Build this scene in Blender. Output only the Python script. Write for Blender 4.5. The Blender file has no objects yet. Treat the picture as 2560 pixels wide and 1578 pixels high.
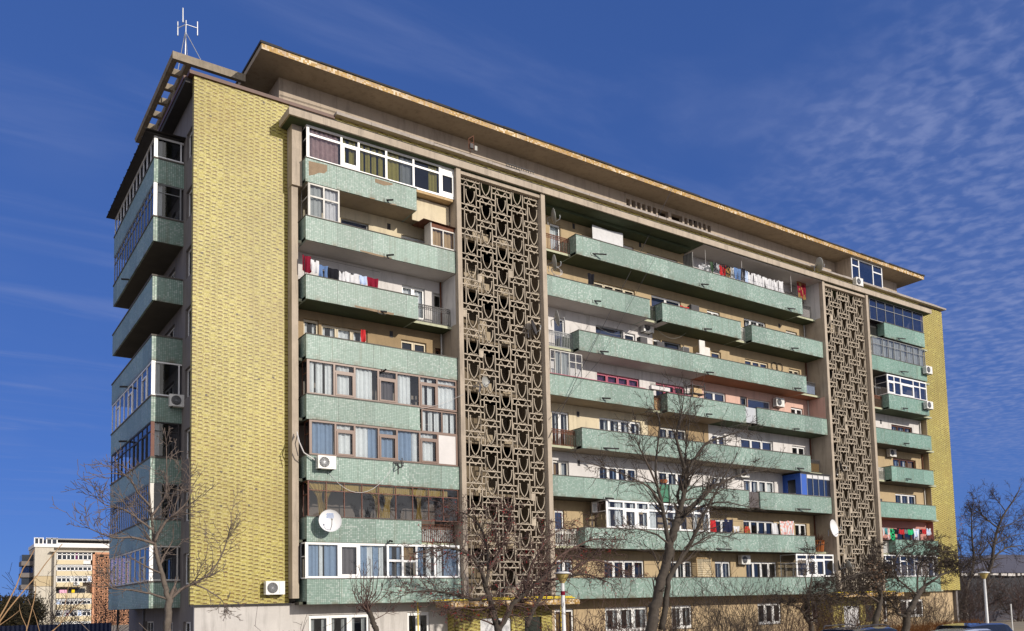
import bpy, math, random
from mathutils import Vector
R = math.radians
sc = bpy.context.scene
# ------------------------------------------------------------------ camera
cam = bpy.data.cameras.new('camera'); co = bpy.data.objects.new('camera', cam)
sc.collection.objects.link(co)
CX, CY, CZ = -9.0418, -37.0078, 2.7738
YAW, PIT, ROL, FPX, SY = R(34.399), R(4.847), R(-1.374), 2137.836, 540.22
Fv = Vector((math.sin(YAW)*math.cos(PIT), math.cos(YAW)*math.cos(PIT), math.sin(PIT)))
R1 = Vector((math.cos(YAW), -math.sin(YAW), 0)); U1 = R1.cross(Fv)
Rv = math.cos(ROL)*R1 + math.sin(ROL)*U1; Uv = -math.sin(ROL)*R1 + math.cos(ROL)*U1
from mathutils import Matrix
m3 = Matrix((Rv, Uv, -Fv)).transposed()
co.matrix_world = Matrix.Translation((CX, CY, CZ)) @ m3.to_4x4()
cam.sensor_fit = 'HORIZONTAL'; cam.sensor_width = 36.0; cam.lens = FPX/2560*36.0
cam.shift_y = SY/2560.0; cam.clip_start = 0.1; cam.clip_end = 3000
sc.camera = co
# ------------------------------------------------------------------ light
SUN_AZ, SUN_EL = R(19.0), R(20.0)          # degrees right of the facade normal, height
world = bpy.data.worlds.new('World'); sc.world = world; world.use_nodes = True
def build_world():
    nt = world.node_tree; N = nt.nodes; L = nt.links
    for n in list(N): N.remove(n)
    out = N.new('ShaderNodeOutputWorld'); bg = N.new('ShaderNodeBackground')
    sky = N.new('ShaderNodeTexSky'); sky.sky_type = 'NISHITA'; sky.sun_disc = False
    sky.sun_elevation = SUN_EL; sky.sun_rotation = math.pi - SUN_AZ
    sky.air_density = 1.0; sky.dust_density = 0.0; sky.ozone_density = 6.0; sky.altitude = 3000
    v1 = N.new('ShaderNodeVectorMath'); v1.operation = 'SCALE'; v1.inputs['Scale'].default_value = .1; L.new(sky.outputs[0], v1.inputs[0])
    gm = N.new('ShaderNodeGamma'); gm.inputs['Gamma'].default_value = .40; L.new(v1.outputs[0], gm.inputs[0])
    hs = N.new('ShaderNodeVectorMath'); hs.operation = 'MULTIPLY'; L.new(gm.outputs[0], hs.inputs[0]); hs.inputs[1].default_value = (1.70, 2.95, 6.6)
    tc = N.new('ShaderNodeTexCoord'); sep = N.new('ShaderNodeSeparateXYZ'); L.new(tc.outputs['Generated'], sep.inputs[0])
    def M(op, a, b=None, c=None):
        n = N.new('ShaderNodeMath'); n.operation = op
        for i, x in enumerate((a, b, c)):
            if x is None: continue
            if isinstance(x, (int, float)): n.inputs[i].default_value = x
            else: L.new(x, n.inputs[i])
        return n.outputs[0]
    zz = M('MAXIMUM', sep.outputs[2], 0.06)
    px = M('DIVIDE', sep.outputs[0], zz); py = M('DIVIDE', sep.outputs[1], zz)
    cmb = N.new('ShaderNodeCombineXYZ'); L.new(px, cmb.inputs[0]); L.new(py, cmb.inputs[1])
    # rippled high cloud over the upper right part of the sky
    n1 = N.new('ShaderNodeTexNoise'); n1.inputs['Scale'].default_value = 19; n1.inputs['Detail'].default_value = 3; n1.inputs['Roughness'].default_value = .5; n1.inputs['Distortion'].default_value = .25
    L.new(cmb.outputs[0], n1.inputs['Vector'])
    n2 = N.new('ShaderNodeTexNoise'); n2.inputs['Scale'].default_value = 1.4; n2.inputs['Detail'].default_value = 4
    L.new(cmb.outputs[0], n2.inputs['Vector'])
    mp = N.new('ShaderNodeMapping'); mp.inputs['Rotation'].default_value = (0, 0, R(-52)); mp.inputs['Scale'].default_value = (1.0, 3.6, 1)
    L.new(cmb.outputs[0], mp.inputs['Vector'])
    n3 = N.new('ShaderNodeTexNoise'); n3.inputs['Scale'].default_value = 0.9; n3.inputs['Detail'].default_value = 8; n3.inputs['Roughness'].default_value = .55; n3.inputs['Distortion'].default_value = .8
    L.new(mp.outputs[0], n3.inputs['Vector'])
    def ramp(x, a, b):
        r = N.new('ShaderNodeMapRange'); r.interpolation_type = 'SMOOTHSTEP'
        r.inputs['From Min'].default_value = a; r.inputs['From Max'].default_value = b
        L.new(x, r.inputs['Value']); return r.outputs[0]
    # the ripple field lies beyond a line across the cloud plane
    side = M('SUBTRACT', M('ADD', M('MULTIPLY', px, 0.90), M('MULTIPLY', n2.outputs[0], .7)), M('MULTIPLY', py, 0.62))
    fld = ramp(side, 0.90, 1.42)
    rip = M('MULTIPLY', fld, M('ADD', M('MULTIPLY', ramp(n1.outputs[0], .36, .74), .66), .14))
    wis = M('MULTIPLY', ramp(n3.outputs[0], .46, .82), .30)
    low = M('MULTIPLY', ramp(n2.outputs[0], .45, .8), .10)
    fac = M('MULTIPLY', M('MINIMUM', M('ADD', M('ADD', M('MULTIPLY', rip, .62), wis), low), .8), ramp(sep.outputs[2], .05, .22))
    mix = N.new('ShaderNodeMixRGB'); L.new(fac, mix.inputs[0]); L.new(hs.outputs[0], mix.inputs[1])
    mix.inputs[2].default_value = (2.55, 3.15, 5.7, 1)
    # bright cloud added to the unseen sky behind the camera, as white fill light
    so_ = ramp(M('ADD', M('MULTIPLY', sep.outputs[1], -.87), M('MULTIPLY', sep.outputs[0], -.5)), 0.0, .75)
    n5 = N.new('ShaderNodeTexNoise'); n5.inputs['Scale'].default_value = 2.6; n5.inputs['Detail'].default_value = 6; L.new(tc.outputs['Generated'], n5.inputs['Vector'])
    sky_fill = M('MULTIPLY', so_, M('ADD', M('MULTIPLY', ramp(n5.outputs[0], .38, .62), .75), .25))
    mix2 = N.new('ShaderNodeMixRGB'); L.new(sky_fill, mix2.inputs[0]); L.new(mix.outputs[0], mix2.inputs[1]); mix2.inputs[2].default_value = (13.0, 12.5, 11.7, 1)
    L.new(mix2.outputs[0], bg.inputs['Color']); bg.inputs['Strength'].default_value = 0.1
    L.new(bg.outputs[0], out.inputs['Surface'])
build_world()
sl = bpy.data.lights.new('sun', 'SUN'); sl.energy = 4.0; sl.angle = R(0.53); sl.color = (1.0, .92, .80)
so = bpy.data.objects.new('sun', sl); sc.collection.objects.link(so)
sdir = Vector((math.sin(SUN_AZ)*math.cos(SUN_EL), -math.cos(SUN_AZ)*math.cos(SUN_EL), math.sin(SUN_EL)))
so.rotation_euler = sdir.to_track_quat('Z', 'Y').to_euler()
sc.view_settings.view_transform = 'Standard'; sc.view_settings.look = 'None'
sc.view_settings.exposure = 0.0; sc.view_settings.gamma = 1.0
sc.render.engine = 'CYCLES'; sc.cycles.transparent_max_bounces = 16; sc.cycles.max_bounces = 6
sc.cycles.diffuse_bounces = 3; sc.cycles.glossy_bounces = 3

# ------------------------------------------------------------------ helpers
def at(u, v, y):
    d = Fv + Rv*((u-1280)/FPX) - Uv*((v-789-SY)/FPX)
    t = (y-CY)/d.y
    return Vector((CX, CY, CZ)) + d*t
def ux(u, y, z):
    """X on the plane Y=y at height z seen in column u"""
    k = (u-1280)/FPX; b = Vector((0, y-CY, z-CZ))
    # k*(dx*F.x + b.F) = dx*R.x + b.R
    return CX + (k*b.dot(Fv) - b.dot(Rv))/(Rv.x - k*Fv.x)*1.0
def top(name, label, cat, loc=(0, 0, 0), rz=0, group=None, kind=None):
    o = bpy.data.objects.new(name, None); sc.collection.objects.link(o); o.location = loc; o.rotation_euler = (0, 0, rz)
    o.empty_display_size = .3
    return tag(o, label, cat, group, kind)
LAB = {}
def tag(o, label=None, cat=None, group=None, kind=None):
    if label: o['label'] = label
    if cat: o['category'] = cat
    if group: o['group'] = group
    if kind: o['kind'] = kind
    if label and cat:
        if label in LAB: print('DUP LABEL', label)
        LAB[label] = o
    return o
class MB:
    def __init__(s): s.v = []; s.f = []; s.m = []; s.mats = []
    def mi(s, mat):
        if mat not in s.mats: s.mats.append(mat)
        return s.mats.index(mat)
    def face(s, pts, mat):
        n = len(s.v); s.v += [tuple(p) for p in pts]; s.f.append(tuple(range(n, n+len(pts)))); s.m.append(s.mi(mat))
    def box(s, x0, x1, y0, y1, z0, z1, mat, rot=None):
        if x1 < x0: x0, x1 = x1, x0
        if y1 < y0: y0, y1 = y1, y0
        if z1 < z0: z0, z1 = z1, z0
        n = len(s.v); i = s.mi(mat)
        s.v += [(x0,y0,z0),(x1,y0,z0),(x1,y1,z0),(x0,y1,z0),(x0,y0,z1),(x1,y0,z1),(x1,y1,z1),(x0,y1,z1)]
        for q in ((0,3,2,1),(4,5,6,7),(0,1,5,4),(1,2,6,5),(2,3,7,6),(3,0,4,7)):
            s.f.append(tuple(n+a for a in q)); s.m.append(i)
    def bar(s, p, q, w, d, mat, up=(0, 1, 0)):
        """rectangular bar from p to q; w across, d along 'up'"""
        p = Vector(p); q = Vector(q); a = (q-p)
        if a.length < 1e-6: return
        a.normalize(); u = Vector(up); sd = a.cross(u)
        if sd.length < 1e-4: sd = a.cross(Vector((1, 0, 0)))
        sd.normalize(); u = sd.cross(a); sd *= w/2; u = u*(d/2)
        n = len(s.v); i = s.mi(mat)
        for c in (p, q):
            for e, g in ((-1,-1),(1,-1),(1,1),(-1,1)): s.v.append(tuple(c+sd*e+u*g))
        for qd in ((0,1,2,3),(7,6,5,4),(0,4,5,1),(1,5,6,2),(2,6,7,3),(3,7,4,0)):
            s.f.append(tuple(n+k for k in qd)); s.m.append(i)
    def tube(s, pts, rs, n, mat, cap=True):
        pts = [Vector(p) for p in pts]
        if not hasattr(rs, '__len__'): rs = [rs]*len(pts)
        i = s.mi(mat); b = len(s.v); ref = None
        for k, p in enumerate(pts):
            a = (pts[min(k+1, len(pts)-1)] - pts[max(k-1, 0)])
            if a.length < 1e-9: a = Vector((0, 0, 1))
            a.normalize()
            if ref is None:
                ref = Vector((1, 0, 0)) if abs(a.x) < .8 else Vector((0, 1, 0))
            e1 = ref - a*ref.dot(a)
            if e1.length < 1e-4: e1 = a.orthogonal()
            e1.normalize(); ref = e1; e2 = a.cross(e1)
            for j in range(n):
                t = 2*math.pi*j/n
                s.v.append(tuple(p + (e1*math.cos(t) + e2*math.sin(t))*rs[k]))
        for k in range(len(pts)-1):
            for j in range(n):
                s.f.append((b+k*n+j, b+k*n+(j+1) % n, b+(k+1)*n+(j+1) % n, b+(k+1)*n+j)); s.m.append(i)
        if cap and n > 2:
            s.f.append(tuple(b+j for j in reversed(range(n)))); s.m.append(i)
            e = b+(len(pts)-1)*n; s.f.append(tuple(e+j for j in range(n))); s.m.append(i)
    def lathe(s, prof, n, mat, M=None):
        i = s.mi(mat); b = len(s.v)
        for (r, z) in prof:
            for j in range(n):
                t = 2*math.pi*j/n; p = Vector((r*math.cos(t), r*math.sin(t), z))
                s.v.append(tuple(M @ p if M else p))
        for k in range(len(prof)-1):
            for j in range(n):
                s.f.append((b+k*n+j, b+k*n+(j+1) % n, b+(k+1)*n+(j+1) % n, b+(k+1)*n+j)); s.m.append(i)
    def build(s, name, parent=None, smooth=False):
        me = bpy.data.meshes.new(name); me.from_pydata(s.v, [], s.f)
        for m in s.mats: me.materials.append(m)
        me.polygons.foreach_set('material_index', s.m)
        if smooth: me.polygons.foreach_set('use_smooth', [True]*len(s.f))
        me.update()
        o = bpy.data.objects.new(name, me); sc.collection.objects.link(o)
        if parent: o.parent = parent
        return o
def copy_tree(o, parent=None):
    c = o.copy(); sc.collection.objects.link(c)
    if parent: c.parent = parent
    for ch in list(o.children): copy_tree(ch, c)
    return c

# ------------------------------------------------------------------ materials
MT = {}
def base_nodes(name):
    m = bpy.data.materials.new(name); m.use_nodes = True; nt = m.node_tree
    b = nt.nodes['Principled BSDF']; MT[name] = m
    return m, nt, b
def mat(name, col, rough=.8, var=.12, scale=1.5, streak=0.0, metal=0, bump=0.0, spec=.5, dirt=None, fine=0.0):
    m, nt, b = base_nodes(name); N = nt.nodes; L = nt.links
    b.inputs['Roughness'].default_value = rough; b.inputs['Metallic'].default_value = metal
    b.inputs['Specular IOR Level'].default_value = spec
    g = N.new('ShaderNodeNewGeometry')
    n = N.new('ShaderNodeTexNoise'); n.inputs['Scale'].default_value = scale; n.inputs['Detail'].default_value = 6; n.inputs['Roughness'].default_value = .65
    L.new(g.outputs['Position'], n.inputs['Vector'])
    mr = N.new('ShaderNodeMapRange'); mr.inputs['From Min'].default_value = .25; mr.inputs['From Max'].default_value = .75
    mr.inputs['To Min'].default_value = 1-var; mr.inputs['To Max'].default_value = 1+var
    L.new(n.outputs[0], mr.inputs['Value'])
    mx = N.new('ShaderNodeVectorMath'); mx.operation = 'SCALE'; mx.inputs[0].default_value = col[:3]
    L.new(mr.outputs[0], mx.inputs['Scale']); cur = mx.outputs[0]
    if streak:
        mp = N.new('ShaderNodeMapping'); mp.inputs['Scale'].default_value = (2.2, 2.2, .25); L.new(g.outputs['Position'], mp.inputs['Vector'])
        s2 = N.new('ShaderNodeTexNoise'); s2.inputs['Scale'].default_value = 1.6; s2.inputs['Detail'].default_value = 7; s2.inputs['Roughness'].default_value = .7
        L.new(mp.outputs[0], s2.inputs['Vector'])
        r2 = N.new('ShaderNodeMapRange'); r2.inputs['From Min'].default_value = .5; r2.inputs['From Max'].default_value = .75
        r2.inputs['To Max'].default_value = streak; L.new(s2.outputs[0], r2.inputs['Value'])
        mm = N.new('ShaderNodeMixRGB'); L.new(r2.outputs[0], mm.inputs[0]); L.new(cur, mm.inputs[1])
        mm.inputs[2].default_value = (*(dirt or (.07, .06, .05)), 1); cur = mm.outputs[0]
    if fine:
        n4 = N.new('ShaderNodeTexNoise'); n4.inputs['Scale'].default_value = 22; n4.inputs['Detail'].default_value = 3
        L.new(g.outputs['Position'], n4.inputs['Vector'])
        r4 = N.new('ShaderNodeMapRange'); r4.inputs['To Min'].default_value = 1-fine; r4.inputs['To Max'].default_value = 1+fine
        L.new(n4.outputs[0], r4.inputs['Value'])
        v4 = N.new('ShaderNodeVectorMath'); v4.operation = 'SCALE'; L.new(cur, v4.inputs[0]); L.new(r4.outputs[0], v4.inputs['Scale']); cur = v4.outputs[0]
    L.new(cur, b.inputs['Base Color'])
    if bump:
        bp = N.new('ShaderNodeBump'); bp.inputs['Strength'].default_value = bump; bp.inputs['Distance'].default_value = .02
        n3 = N.new('ShaderNodeTexNoise'); n3.inputs['Scale'].default_value = 14; n3.inputs['Detail'].default_value = 4
        L.new(g.outputs['Position'], n3.inputs['Vector']); L.new(n3.outputs[0], bp.inputs['Height']); L.new(bp.outputs[0], b.inputs['Normal'])
    return m
def tile_mat(name, kind, rough=.42):
    """mosaic tiles; u runs along the wall (x+y), v is height"""
    m, nt, b = base_nodes(name); N = nt.nodes; L = nt.links
    def M(op, a, c=None, d=None):
        n = N.new('ShaderNodeMath'); n.operation = op
        for i, x in enumerate((a, c, d)):
            if x is None: continue
            if isinstance(x, (int, float)): n.inputs[i].default_value = x
            else: L.new(x, n.inputs[i])
        return n.outputs[0]
    def mixc(f, a, c):
        n = N.new('ShaderNodeMixRGB')
        for i, x in enumerate((f, a, c)):
            if isinstance(x, tuple): n.inputs[i].default_value = (*x, 1)
            elif isinstance(x, (int, float)): n.inputs[i].default_value = x
            else: L.new(x, n.inputs[i])
        return n.outputs[0]
    def wn(a, c):
        cb = N.new('ShaderNodeCombineXYZ'); L.new(a, cb.inputs[0]); L.new(c, cb.inputs[1])
        w = N.new('ShaderNodeTexWhiteNoise'); w.noise_dimensions = '3D'; L.new(cb.outputs[0], w.inputs['Vector']); return w
    g = N.new('ShaderNodeNewGeometry'); sp = N.new('ShaderNodeSeparateXYZ'); L.new(g.outputs['Position'], sp.inputs[0])
    u = M('ADD', M('ADD', sp.outputs[0], sp.outputs[1]), 50.0); v = sp.outputs[2]
    def noise(sc_, det=4):
        n = N.new('ShaderNodeTexNoise'); n.inputs['Scale'].default_value = sc_; n.inputs['Detail'].default_value = det
        L.new(g.outputs['Position'], n.inputs['Vector']); return n.outputs[0]
    if kind == 'yellow': tw, th, gr = .0386, .041, .14
    elif kind == 'gold': tw, th, gr = .10, .085, .10
    else: tw, th, gr = .089, .0745, .22
    cu, cv = M('FLOOR', M('DIVIDE', u, tw)), M('FLOOR', M('DIVIDE', v, th))
    fu, fv = M('FRACT', M('DIVIDE', u, tw)), M('FRACT', M('DIVIDE', v, th))
    w = wn(cu, cv); rv = w.outputs['Value']
    grout = M('MAXIMUM', M('LESS_THAN', fu, gr), M('LESS_THAN', fv, gr))
    if kind == 'yellow':
        col = mixc(rv, (.355, .300, .062), (.47, .41, .115))
        # sheets .27 wide, every fourth row darker, rows staggered from sheet to sheet
        P = .164; shw = .27
        sc_ = M('FLOOR', M('DIVIDE', u, shw)); sf = M('FRACT', M('DIVIDE', u, shw))
        hh = M('ADD', M('DIVIDE', v, P), M('MULTIPLY', sc_, .37))
        rw = M('FLOOR', hh); rf = M('FRACT', hh)
        w2 = wn(sc_, rw)
        band = M('MULTIPLY', M('LESS_THAN', rf, .33), M('MULTIPLY', M('GREATER_THAN', sf, M('MULTIPLY', w2.outputs['Value'], .2)), M('LESS_THAN', sf, M('ADD', M('MULTIPLY', w2.outputs['Value'], .25), .62))))
        band = M('MULTIPLY', band, M('GREATER_THAN', w2.outputs['Value'], .10))
        band = M('MULTIPLY', band, M('ADD', M('MULTIPLY', w2.outputs['Value'], .12), .88))
        dk = mixc(w2.outputs['Value'], (.040, .024, .012), (.13, .062, .010))
        col = mixc(band, col, dk)
        ol = M('MULTIPLY', M('GREATER_THAN', rf, .66), M('GREATER_THAN', sf, .70)); col = mixc(M('MULTIPLY', ol, .55), col, (.17, .12, .035))
        lt = M('MULTIPLY', M('MULTIPLY', M('GREATER_THAN', rf, .34), M('LESS_THAN', rf, .66)), M('ADD', M('MULTIPLY', rv, .7), .1)); col = mixc(lt, col, (.60, .54, .25))
        pt = noise(.35, 5); mr = N.new('ShaderNodeMapRange'); mr.inputs['From Min'].default_value = .42; mr.inputs['From Max'].default_value = .7
        mr.inputs['To Min'].default_value = .0; mr.inputs['To Max'].default_value = .30; L.new(pt, mr.inputs['Value'])
        col = mixc(mr.outputs[0], col, (.30, .20, .05))
        col = mixc(M('MULTIPLY', grout, .55), col, (.13, .10, .04))
        mp2 = N.new('ShaderNodeMapping'); mp2.inputs['Scale'].default_value = (3.2, 3.2, .10); L.new(g.outputs['Position'], mp2.inputs['Vector'])
        dr2 = N.new('ShaderNodeTexNoise'); dr2.inputs['Scale'].default_value = 1.0; dr2.inputs['Detail'].default_value = 7; dr2.inputs['Roughness'].default_value = .6; L.new(mp2.outputs[0], dr2.inputs['Vector'])
        rd = N.new('ShaderNodeMapRange'); rd.inputs['From Min'].default_value = .50; rd.inputs['From Max'].default_value = .74; rd.inputs['To Max'].default_value = .40; L.new(dr2.outputs[0], rd.inputs['Value'])
        col = mixc(rd.outputs[0], col, (.20, .15, .05))
        br = N.new('ShaderNodeMapRange'); br.inputs['From Min'].default_value = .3; br.inputs['From Max'].default_value = .7; br.inputs['To Min'].default_value = .84; br.inputs['To Max'].default_value = 1.14; L.new(noise(.22, 4), br.inputs['Value'])
        s9 = N.new('ShaderNodeVectorMath'); s9.operation = 'SCALE'; L.new(col, s9.inputs[0]); L.new(br.outputs[0], s9.inputs['Scale']); col = s9.outputs[0]
        mi = wn(M('FLOOR', M('DIVIDE', u, .108)), M('FLOOR', M('DIVIDE', v, .082)))
        col = mixc(M('MULTIPLY', M('GREATER_THAN', mi.outputs['Value'], .9982), .9), col, (.06, .045, .03))
    elif kind == 'gold':
        col = mixc(rv, (.46, .29, .08), (.22, .105, .03))
        pt = noise(.9, 4); mr = N.new('ShaderNodeMapRange'); mr.inputs['From Min'].default_value = .42; mr.inputs['From Max'].default_value = .62; L.new(pt, mr.inputs['Value'])
        wm = M('MULTIPLY', M('ADD', M('MULTIPLY', mr.outputs[0], .7), .3), M('GREATER_THAN', w.outputs['Value'], .55))
        col = mixc(wm, col, (.70, .58, .42))
        col = mixc(M('MULTIPLY', grout, .6), col, (.16, .09, .04))
    else:
        a, c, lt, gc = {'teal': ((.215, .308, .266), (.285, .376, .333), (.54, .59, .565), (.085, .14, .115)),
                     'teal_far': ((.188, .312, .262), (.24, .365, .315), (.44, .53, .49), (.10, .185, .145))}[kind]
        col = mixc(rv, a, c)
        pt = noise(.55, 6); mr = N.new('ShaderNodeMapRange'); mr.inputs['From Min'].default_value = .35; mr.inputs['From Max'].default_value = .7
        mr.inputs['To Max'].default_value = .45; L.new(pt, mr.inputs['Value'])
        spk = M('MULTIPLY', M('GREATER_THAN', rv, .74), M('ADD', mr.outputs[0], .10))
        col = mixc(spk, col, lt)
        col = mixc(M('MULTIPLY', grout, .75), col, gc)
        pu = M('FLOOR', M('DIVIDE', u, 1.78)); pv = M('FLOOR', M('DIVIDE', M('SUBTRACT', v, .22), 2.75)); wp = wn(pu, pv)
        sc9 = N.new('ShaderNodeVectorMath'); sc9.operation = 'SCALE'; L.new(col, sc9.inputs[0]); L.new(M('ADD', M('MULTIPLY', wp.outputs['Value'], .30), .86), sc9.inputs['Scale']); col = sc9.outputs[0]
        # dirt and rust along the lower edge, with drips
        fl = M('FRACT', M('DIVIDE', M('SUBTRACT', v, .22), 2.75))      # 0 at the foot of each band, .406 at its top
        dn = noise(2.2, 7); ed = N.new('ShaderNodeMapRange'); ed.inputs['From Min'].default_value = .10; ed.inputs['From Max'].default_value = 0.0; L.new(fl, ed.inputs['Value'])
        eg = N.new('ShaderNodeMapRange'); eg.inputs['From Min'].default_value = .45; eg.inputs['From Max'].default_value = .68; eg.inputs['To Max'].default_value = .75; L.new(dn, eg.inputs['Value'])
        col = mixc(M('MULTIPLY', ed.outputs[0], eg.outputs[0]), col, (.13, .10, .065))
        mp2 = N.new('ShaderNodeMapping'); mp2.inputs['Scale'].default_value = (5, 5, .22); L.new(g.outputs['Position'], mp2.inputs['Vector'])
        dr2 = N.new('ShaderNodeTexNoise'); dr2.inputs['Scale'].default_value = 1.0; dr2.inputs['Detail'].default_value = 6; L.new(mp2.outputs[0], dr2.inputs['Vector'])
        rd = N.new('ShaderNodeMapRange'); rd.inputs['From Min'].default_value = .56; rd.inputs['From Max'].default_value = .72; rd.inputs['To Max'].default_value = .55; L.new(dr2.outputs[0], rd.inputs['Value'])
        col = mixc(rd.outputs[0], col, (.15, .18, .14))
        jo = M('LESS_THAN', M('FRACT', M('DIVIDE', u, 1.78)), .013)
        col = mixc(M('MULTIPLY', jo, .85), col, (.06, .08, .07))
        mp = N.new('ShaderNodeMapping'); mp.inputs['Scale'].default_value = (1.6, 1.6, .5); L.new(g.outputs['Position'], mp.inputs['Vector'])
        st = N.new('ShaderNodeTexNoise'); st.inputs['Scale'].default_value = 1.1; st.inputs['Detail'].default_value = 8; st.inputs['Roughness'].default_value = .75
        L.new(mp.outputs[0], st.inputs['Vector'])
        r2 = N.new('ShaderNodeMapRange'); r2.inputs['From Min'].default_value = .56; r2.inputs['From Max'].default_value = .78; r2.inputs['To Max'].default_value = .35
        L.new(st.outputs[0], r2.inputs['Value']); col = mixc(r2.outputs[0], col, (.16, .20, .14))
    L.new(col, b.inputs['Base Color'])
    b.inputs['Roughness'].default_value = rough; b.inputs['Specular IOR Level'].default_value = .22
    # every tile is set at a slightly different tilt
    nm = N.new('ShaderNodeVectorMath'); nm.operation = 'SUBTRACT'; L.new(w.outputs['Color'], nm.inputs[0]); nm.inputs[1].default_value = (.5, .5, .5)
    ns = N.new('ShaderNodeVectorMath'); ns.operation = 'SCALE'; L.new(nm.outputs[0], ns.inputs[0]); ns.inputs['Scale'].default_value = .09
    na = N.new('ShaderNodeVectorMath'); na.operation = 'ADD'; L.new(g.outputs['Normal'], na.inputs[0]); L.new(ns.outputs[0], na.inputs[1])
    nn = N.new('ShaderNodeVectorMath'); nn.operation = 'NORMALIZE'; L.new(na.outputs[0], nn.inputs[0]); L.new(nn.outputs[0], b.inputs['Normal'])
    return m
def glass_mat(name, tint=(.75, .8, .82), ior=1.75, body=(.02, .03, .05), dens=.25):
    m, nt, b = base_nodes(name); N = nt.nodes; L = nt.links; N.remove(b)
    out = N['Material Output']
    fr = N.new('ShaderNodeFresnel'); fr.inputs[0].default_value = ior
    tr = N.new('ShaderNodeBsdfTransparent'); tr.inputs[0].default_value = (*tint, 1)
    df = N.new('ShaderNodeBsdfDiffuse'); df.inputs[0].default_value = (*body, 1)
    gl = N.new('ShaderNodeBsdfGlossy'); gl.inputs['Roughness'].default_value = .015; gl.inputs[0].default_value = (.95, .97, 1, 1)
    g = N.new('ShaderNodeNewGeometry'); nz = N.new('ShaderNodeTexNoise'); nz.inputs['Scale'].default_value = .8; nz.inputs['Detail'].default_value = 2
    L.new(g.outputs['Position'], nz.inputs['Vector'])
    bp = N.new('ShaderNodeBump'); bp.inputs['Strength'].default_value = .15; bp.inputs['Distance'].default_value = .02; L.new(nz.outputs[0], bp.inputs['Height'])
    L.new(bp.outputs[0], gl.inputs['Normal'])
    m1 = N.new('ShaderNodeMixShader'); m1.inputs[0].default_value = dens; L.new(tr.outputs[0], m1.inputs[1]); L.new(df.outputs[0], m1.inputs[2])
    m2 = N.new('ShaderNodeMixShader'); L.new(fr.outputs[0], m2.inputs[0]); L.new(m1.outputs[0], m2.inputs[1]); L.new(gl.outputs[0], m2.inputs[2])
    L.new(m2.outputs[0], out.inputs['Surface'])
    return m
yellow = tile_mat('yellow_mosaic', 'yellow'); gold = tile_mat('gold_mosaic', 'gold'); teal = tile_mat('teal_mosaic', 'teal'); tealf = tile_mat('teal_mosaic_far', 'teal_far')
glass = glass_mat('window_glass', (.88, .9, .92), 1.65, (.02, .03, .05), .10); glassd = glass_mat('dark_window_glass', (.72, .74, .76), 1.75, (.01, .015, .02), .25)
glassb = glass_mat('blue_window_glass', (.40, .45, .55), 2.2, (.015, .025, .06), .5)
concrete = mat('concrete', (.40, .335, .265), .85, .16, 1.2, .55, bump=.3, fine=.12)
beam_c = mat('weathered_concrete', (.25, .21, .16), .9, .25, 2.5, .75, bump=.4, fine=.18)
attic_m = mat('attic_plaster', (.43, .355, .28), .9, .12, .9, .5, bump=.2, fine=.08)
eave_m = mat('eave_plaster', (.34, .275, .195), .9, .16, .5, .6, fine=.08, dirt=(.15, .11, .07))
felt = mat('roof_felt', (.035, .033, .035), .9, .2, 2)
coping_b = mat('brown_metal_coping', (.10, .045, .03), .55, .25, 3)
cop_g = mat('grey_coping', (.33, .29, .26), .8, .2, 2, .4, fine=.1)
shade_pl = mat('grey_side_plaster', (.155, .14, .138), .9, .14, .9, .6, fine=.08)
tan = mat('tan_wall', (.42, .32, .19), .9, .12, 1.3, .3, bump=.3, fine=.15)
brownw = mat('brown_wall', (.30, .215, .12), .9, .14, 1.3, .3, bump=.3, fine=.15)
cream = mat('cream_wall', (.60, .52, .37), .9, .12, 1.0, .4, fine=.06)
white = mat('white_wall', (.61, .585, .575), .85, .10, 1.0, .42, fine=.05)
pink = mat('pink_wall', (.62, .40, .33), .9, .10, 1.0, .35, fine=.04)
pinkr = mat('red_pink_wall', (.46, .21, .18), .9, .07, 1.0, .15)
gfgrey = mat('ground_floor_plaster', (.50, .475, .455), .9, .10, .9, .4, fine=.06)
gftan = mat('ground_floor_tan_plaster', (.44, .33, .20), .9, .14, .8, .4, bump=.3, fine=.15)
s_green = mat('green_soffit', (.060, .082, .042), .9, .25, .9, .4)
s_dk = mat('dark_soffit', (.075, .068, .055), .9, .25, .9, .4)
s_white = mat('white_soffit', (.52, .48, .46), .9, .06, .9, .15)
s_tan = mat('tan_soffit', (.33, .27, .20), .9, .12, .9, .3)
s_terra = mat('terracotta_soffit', (.34, .155, .085), .9, .1, .9, .2)
pvc = mat('white_pvc', (.80, .80, .80), .35, .03, 2)
creamfr = mat('cream_painted_wood', (.60, .52, .38), .6, .12, 4, .3)
oldwhite = mat('old_white_wood', (.62, .60, .56), .6, .12, 4, .4)
brownfr = mat('brown_pvc', (.105, .038, .016), .4, .12, 3)
rustfr = mat('rust_painted_steel', (.13, .042, .024), .6, .2, 5)
magfr = mat('magenta_frame', (.40, .07, .13), .5, .1, 3)
greyfr = mat('grey_steel_frame', (.25, .26, .27), .5, .15, 3)
darkm = mat('dark_iron', (.035, .032, .034), .6, .3, 5)
rustm = mat('rusted_iron', (.14, .05, .025), .8, .3, 5)
capm = mat('parapet_cap', (.09, .08, .07), .8, .3, 2)
room = mat('room_interior', (.16, .13, .11), .9, .15, 1)
rooml = mat('room_wall', (.30, .26, .22), .9, .1, 1)
steel = mat('galvanised_steel', (.36, .37, .39), .35, .12, 5, metal=.6)
acw = mat('air_conditioner_casing', (.74, .73, .70), .45, .05, 3)
acd = mat('fan_grille_dark', (.06, .06, .062), .6, .1, 5)
dishw = mat('dish_white', (.72, .72, .73), .4, .05, 3)
dishg = mat('dish_grey', (.30, .30, .28), .5, .1, 3)
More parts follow.
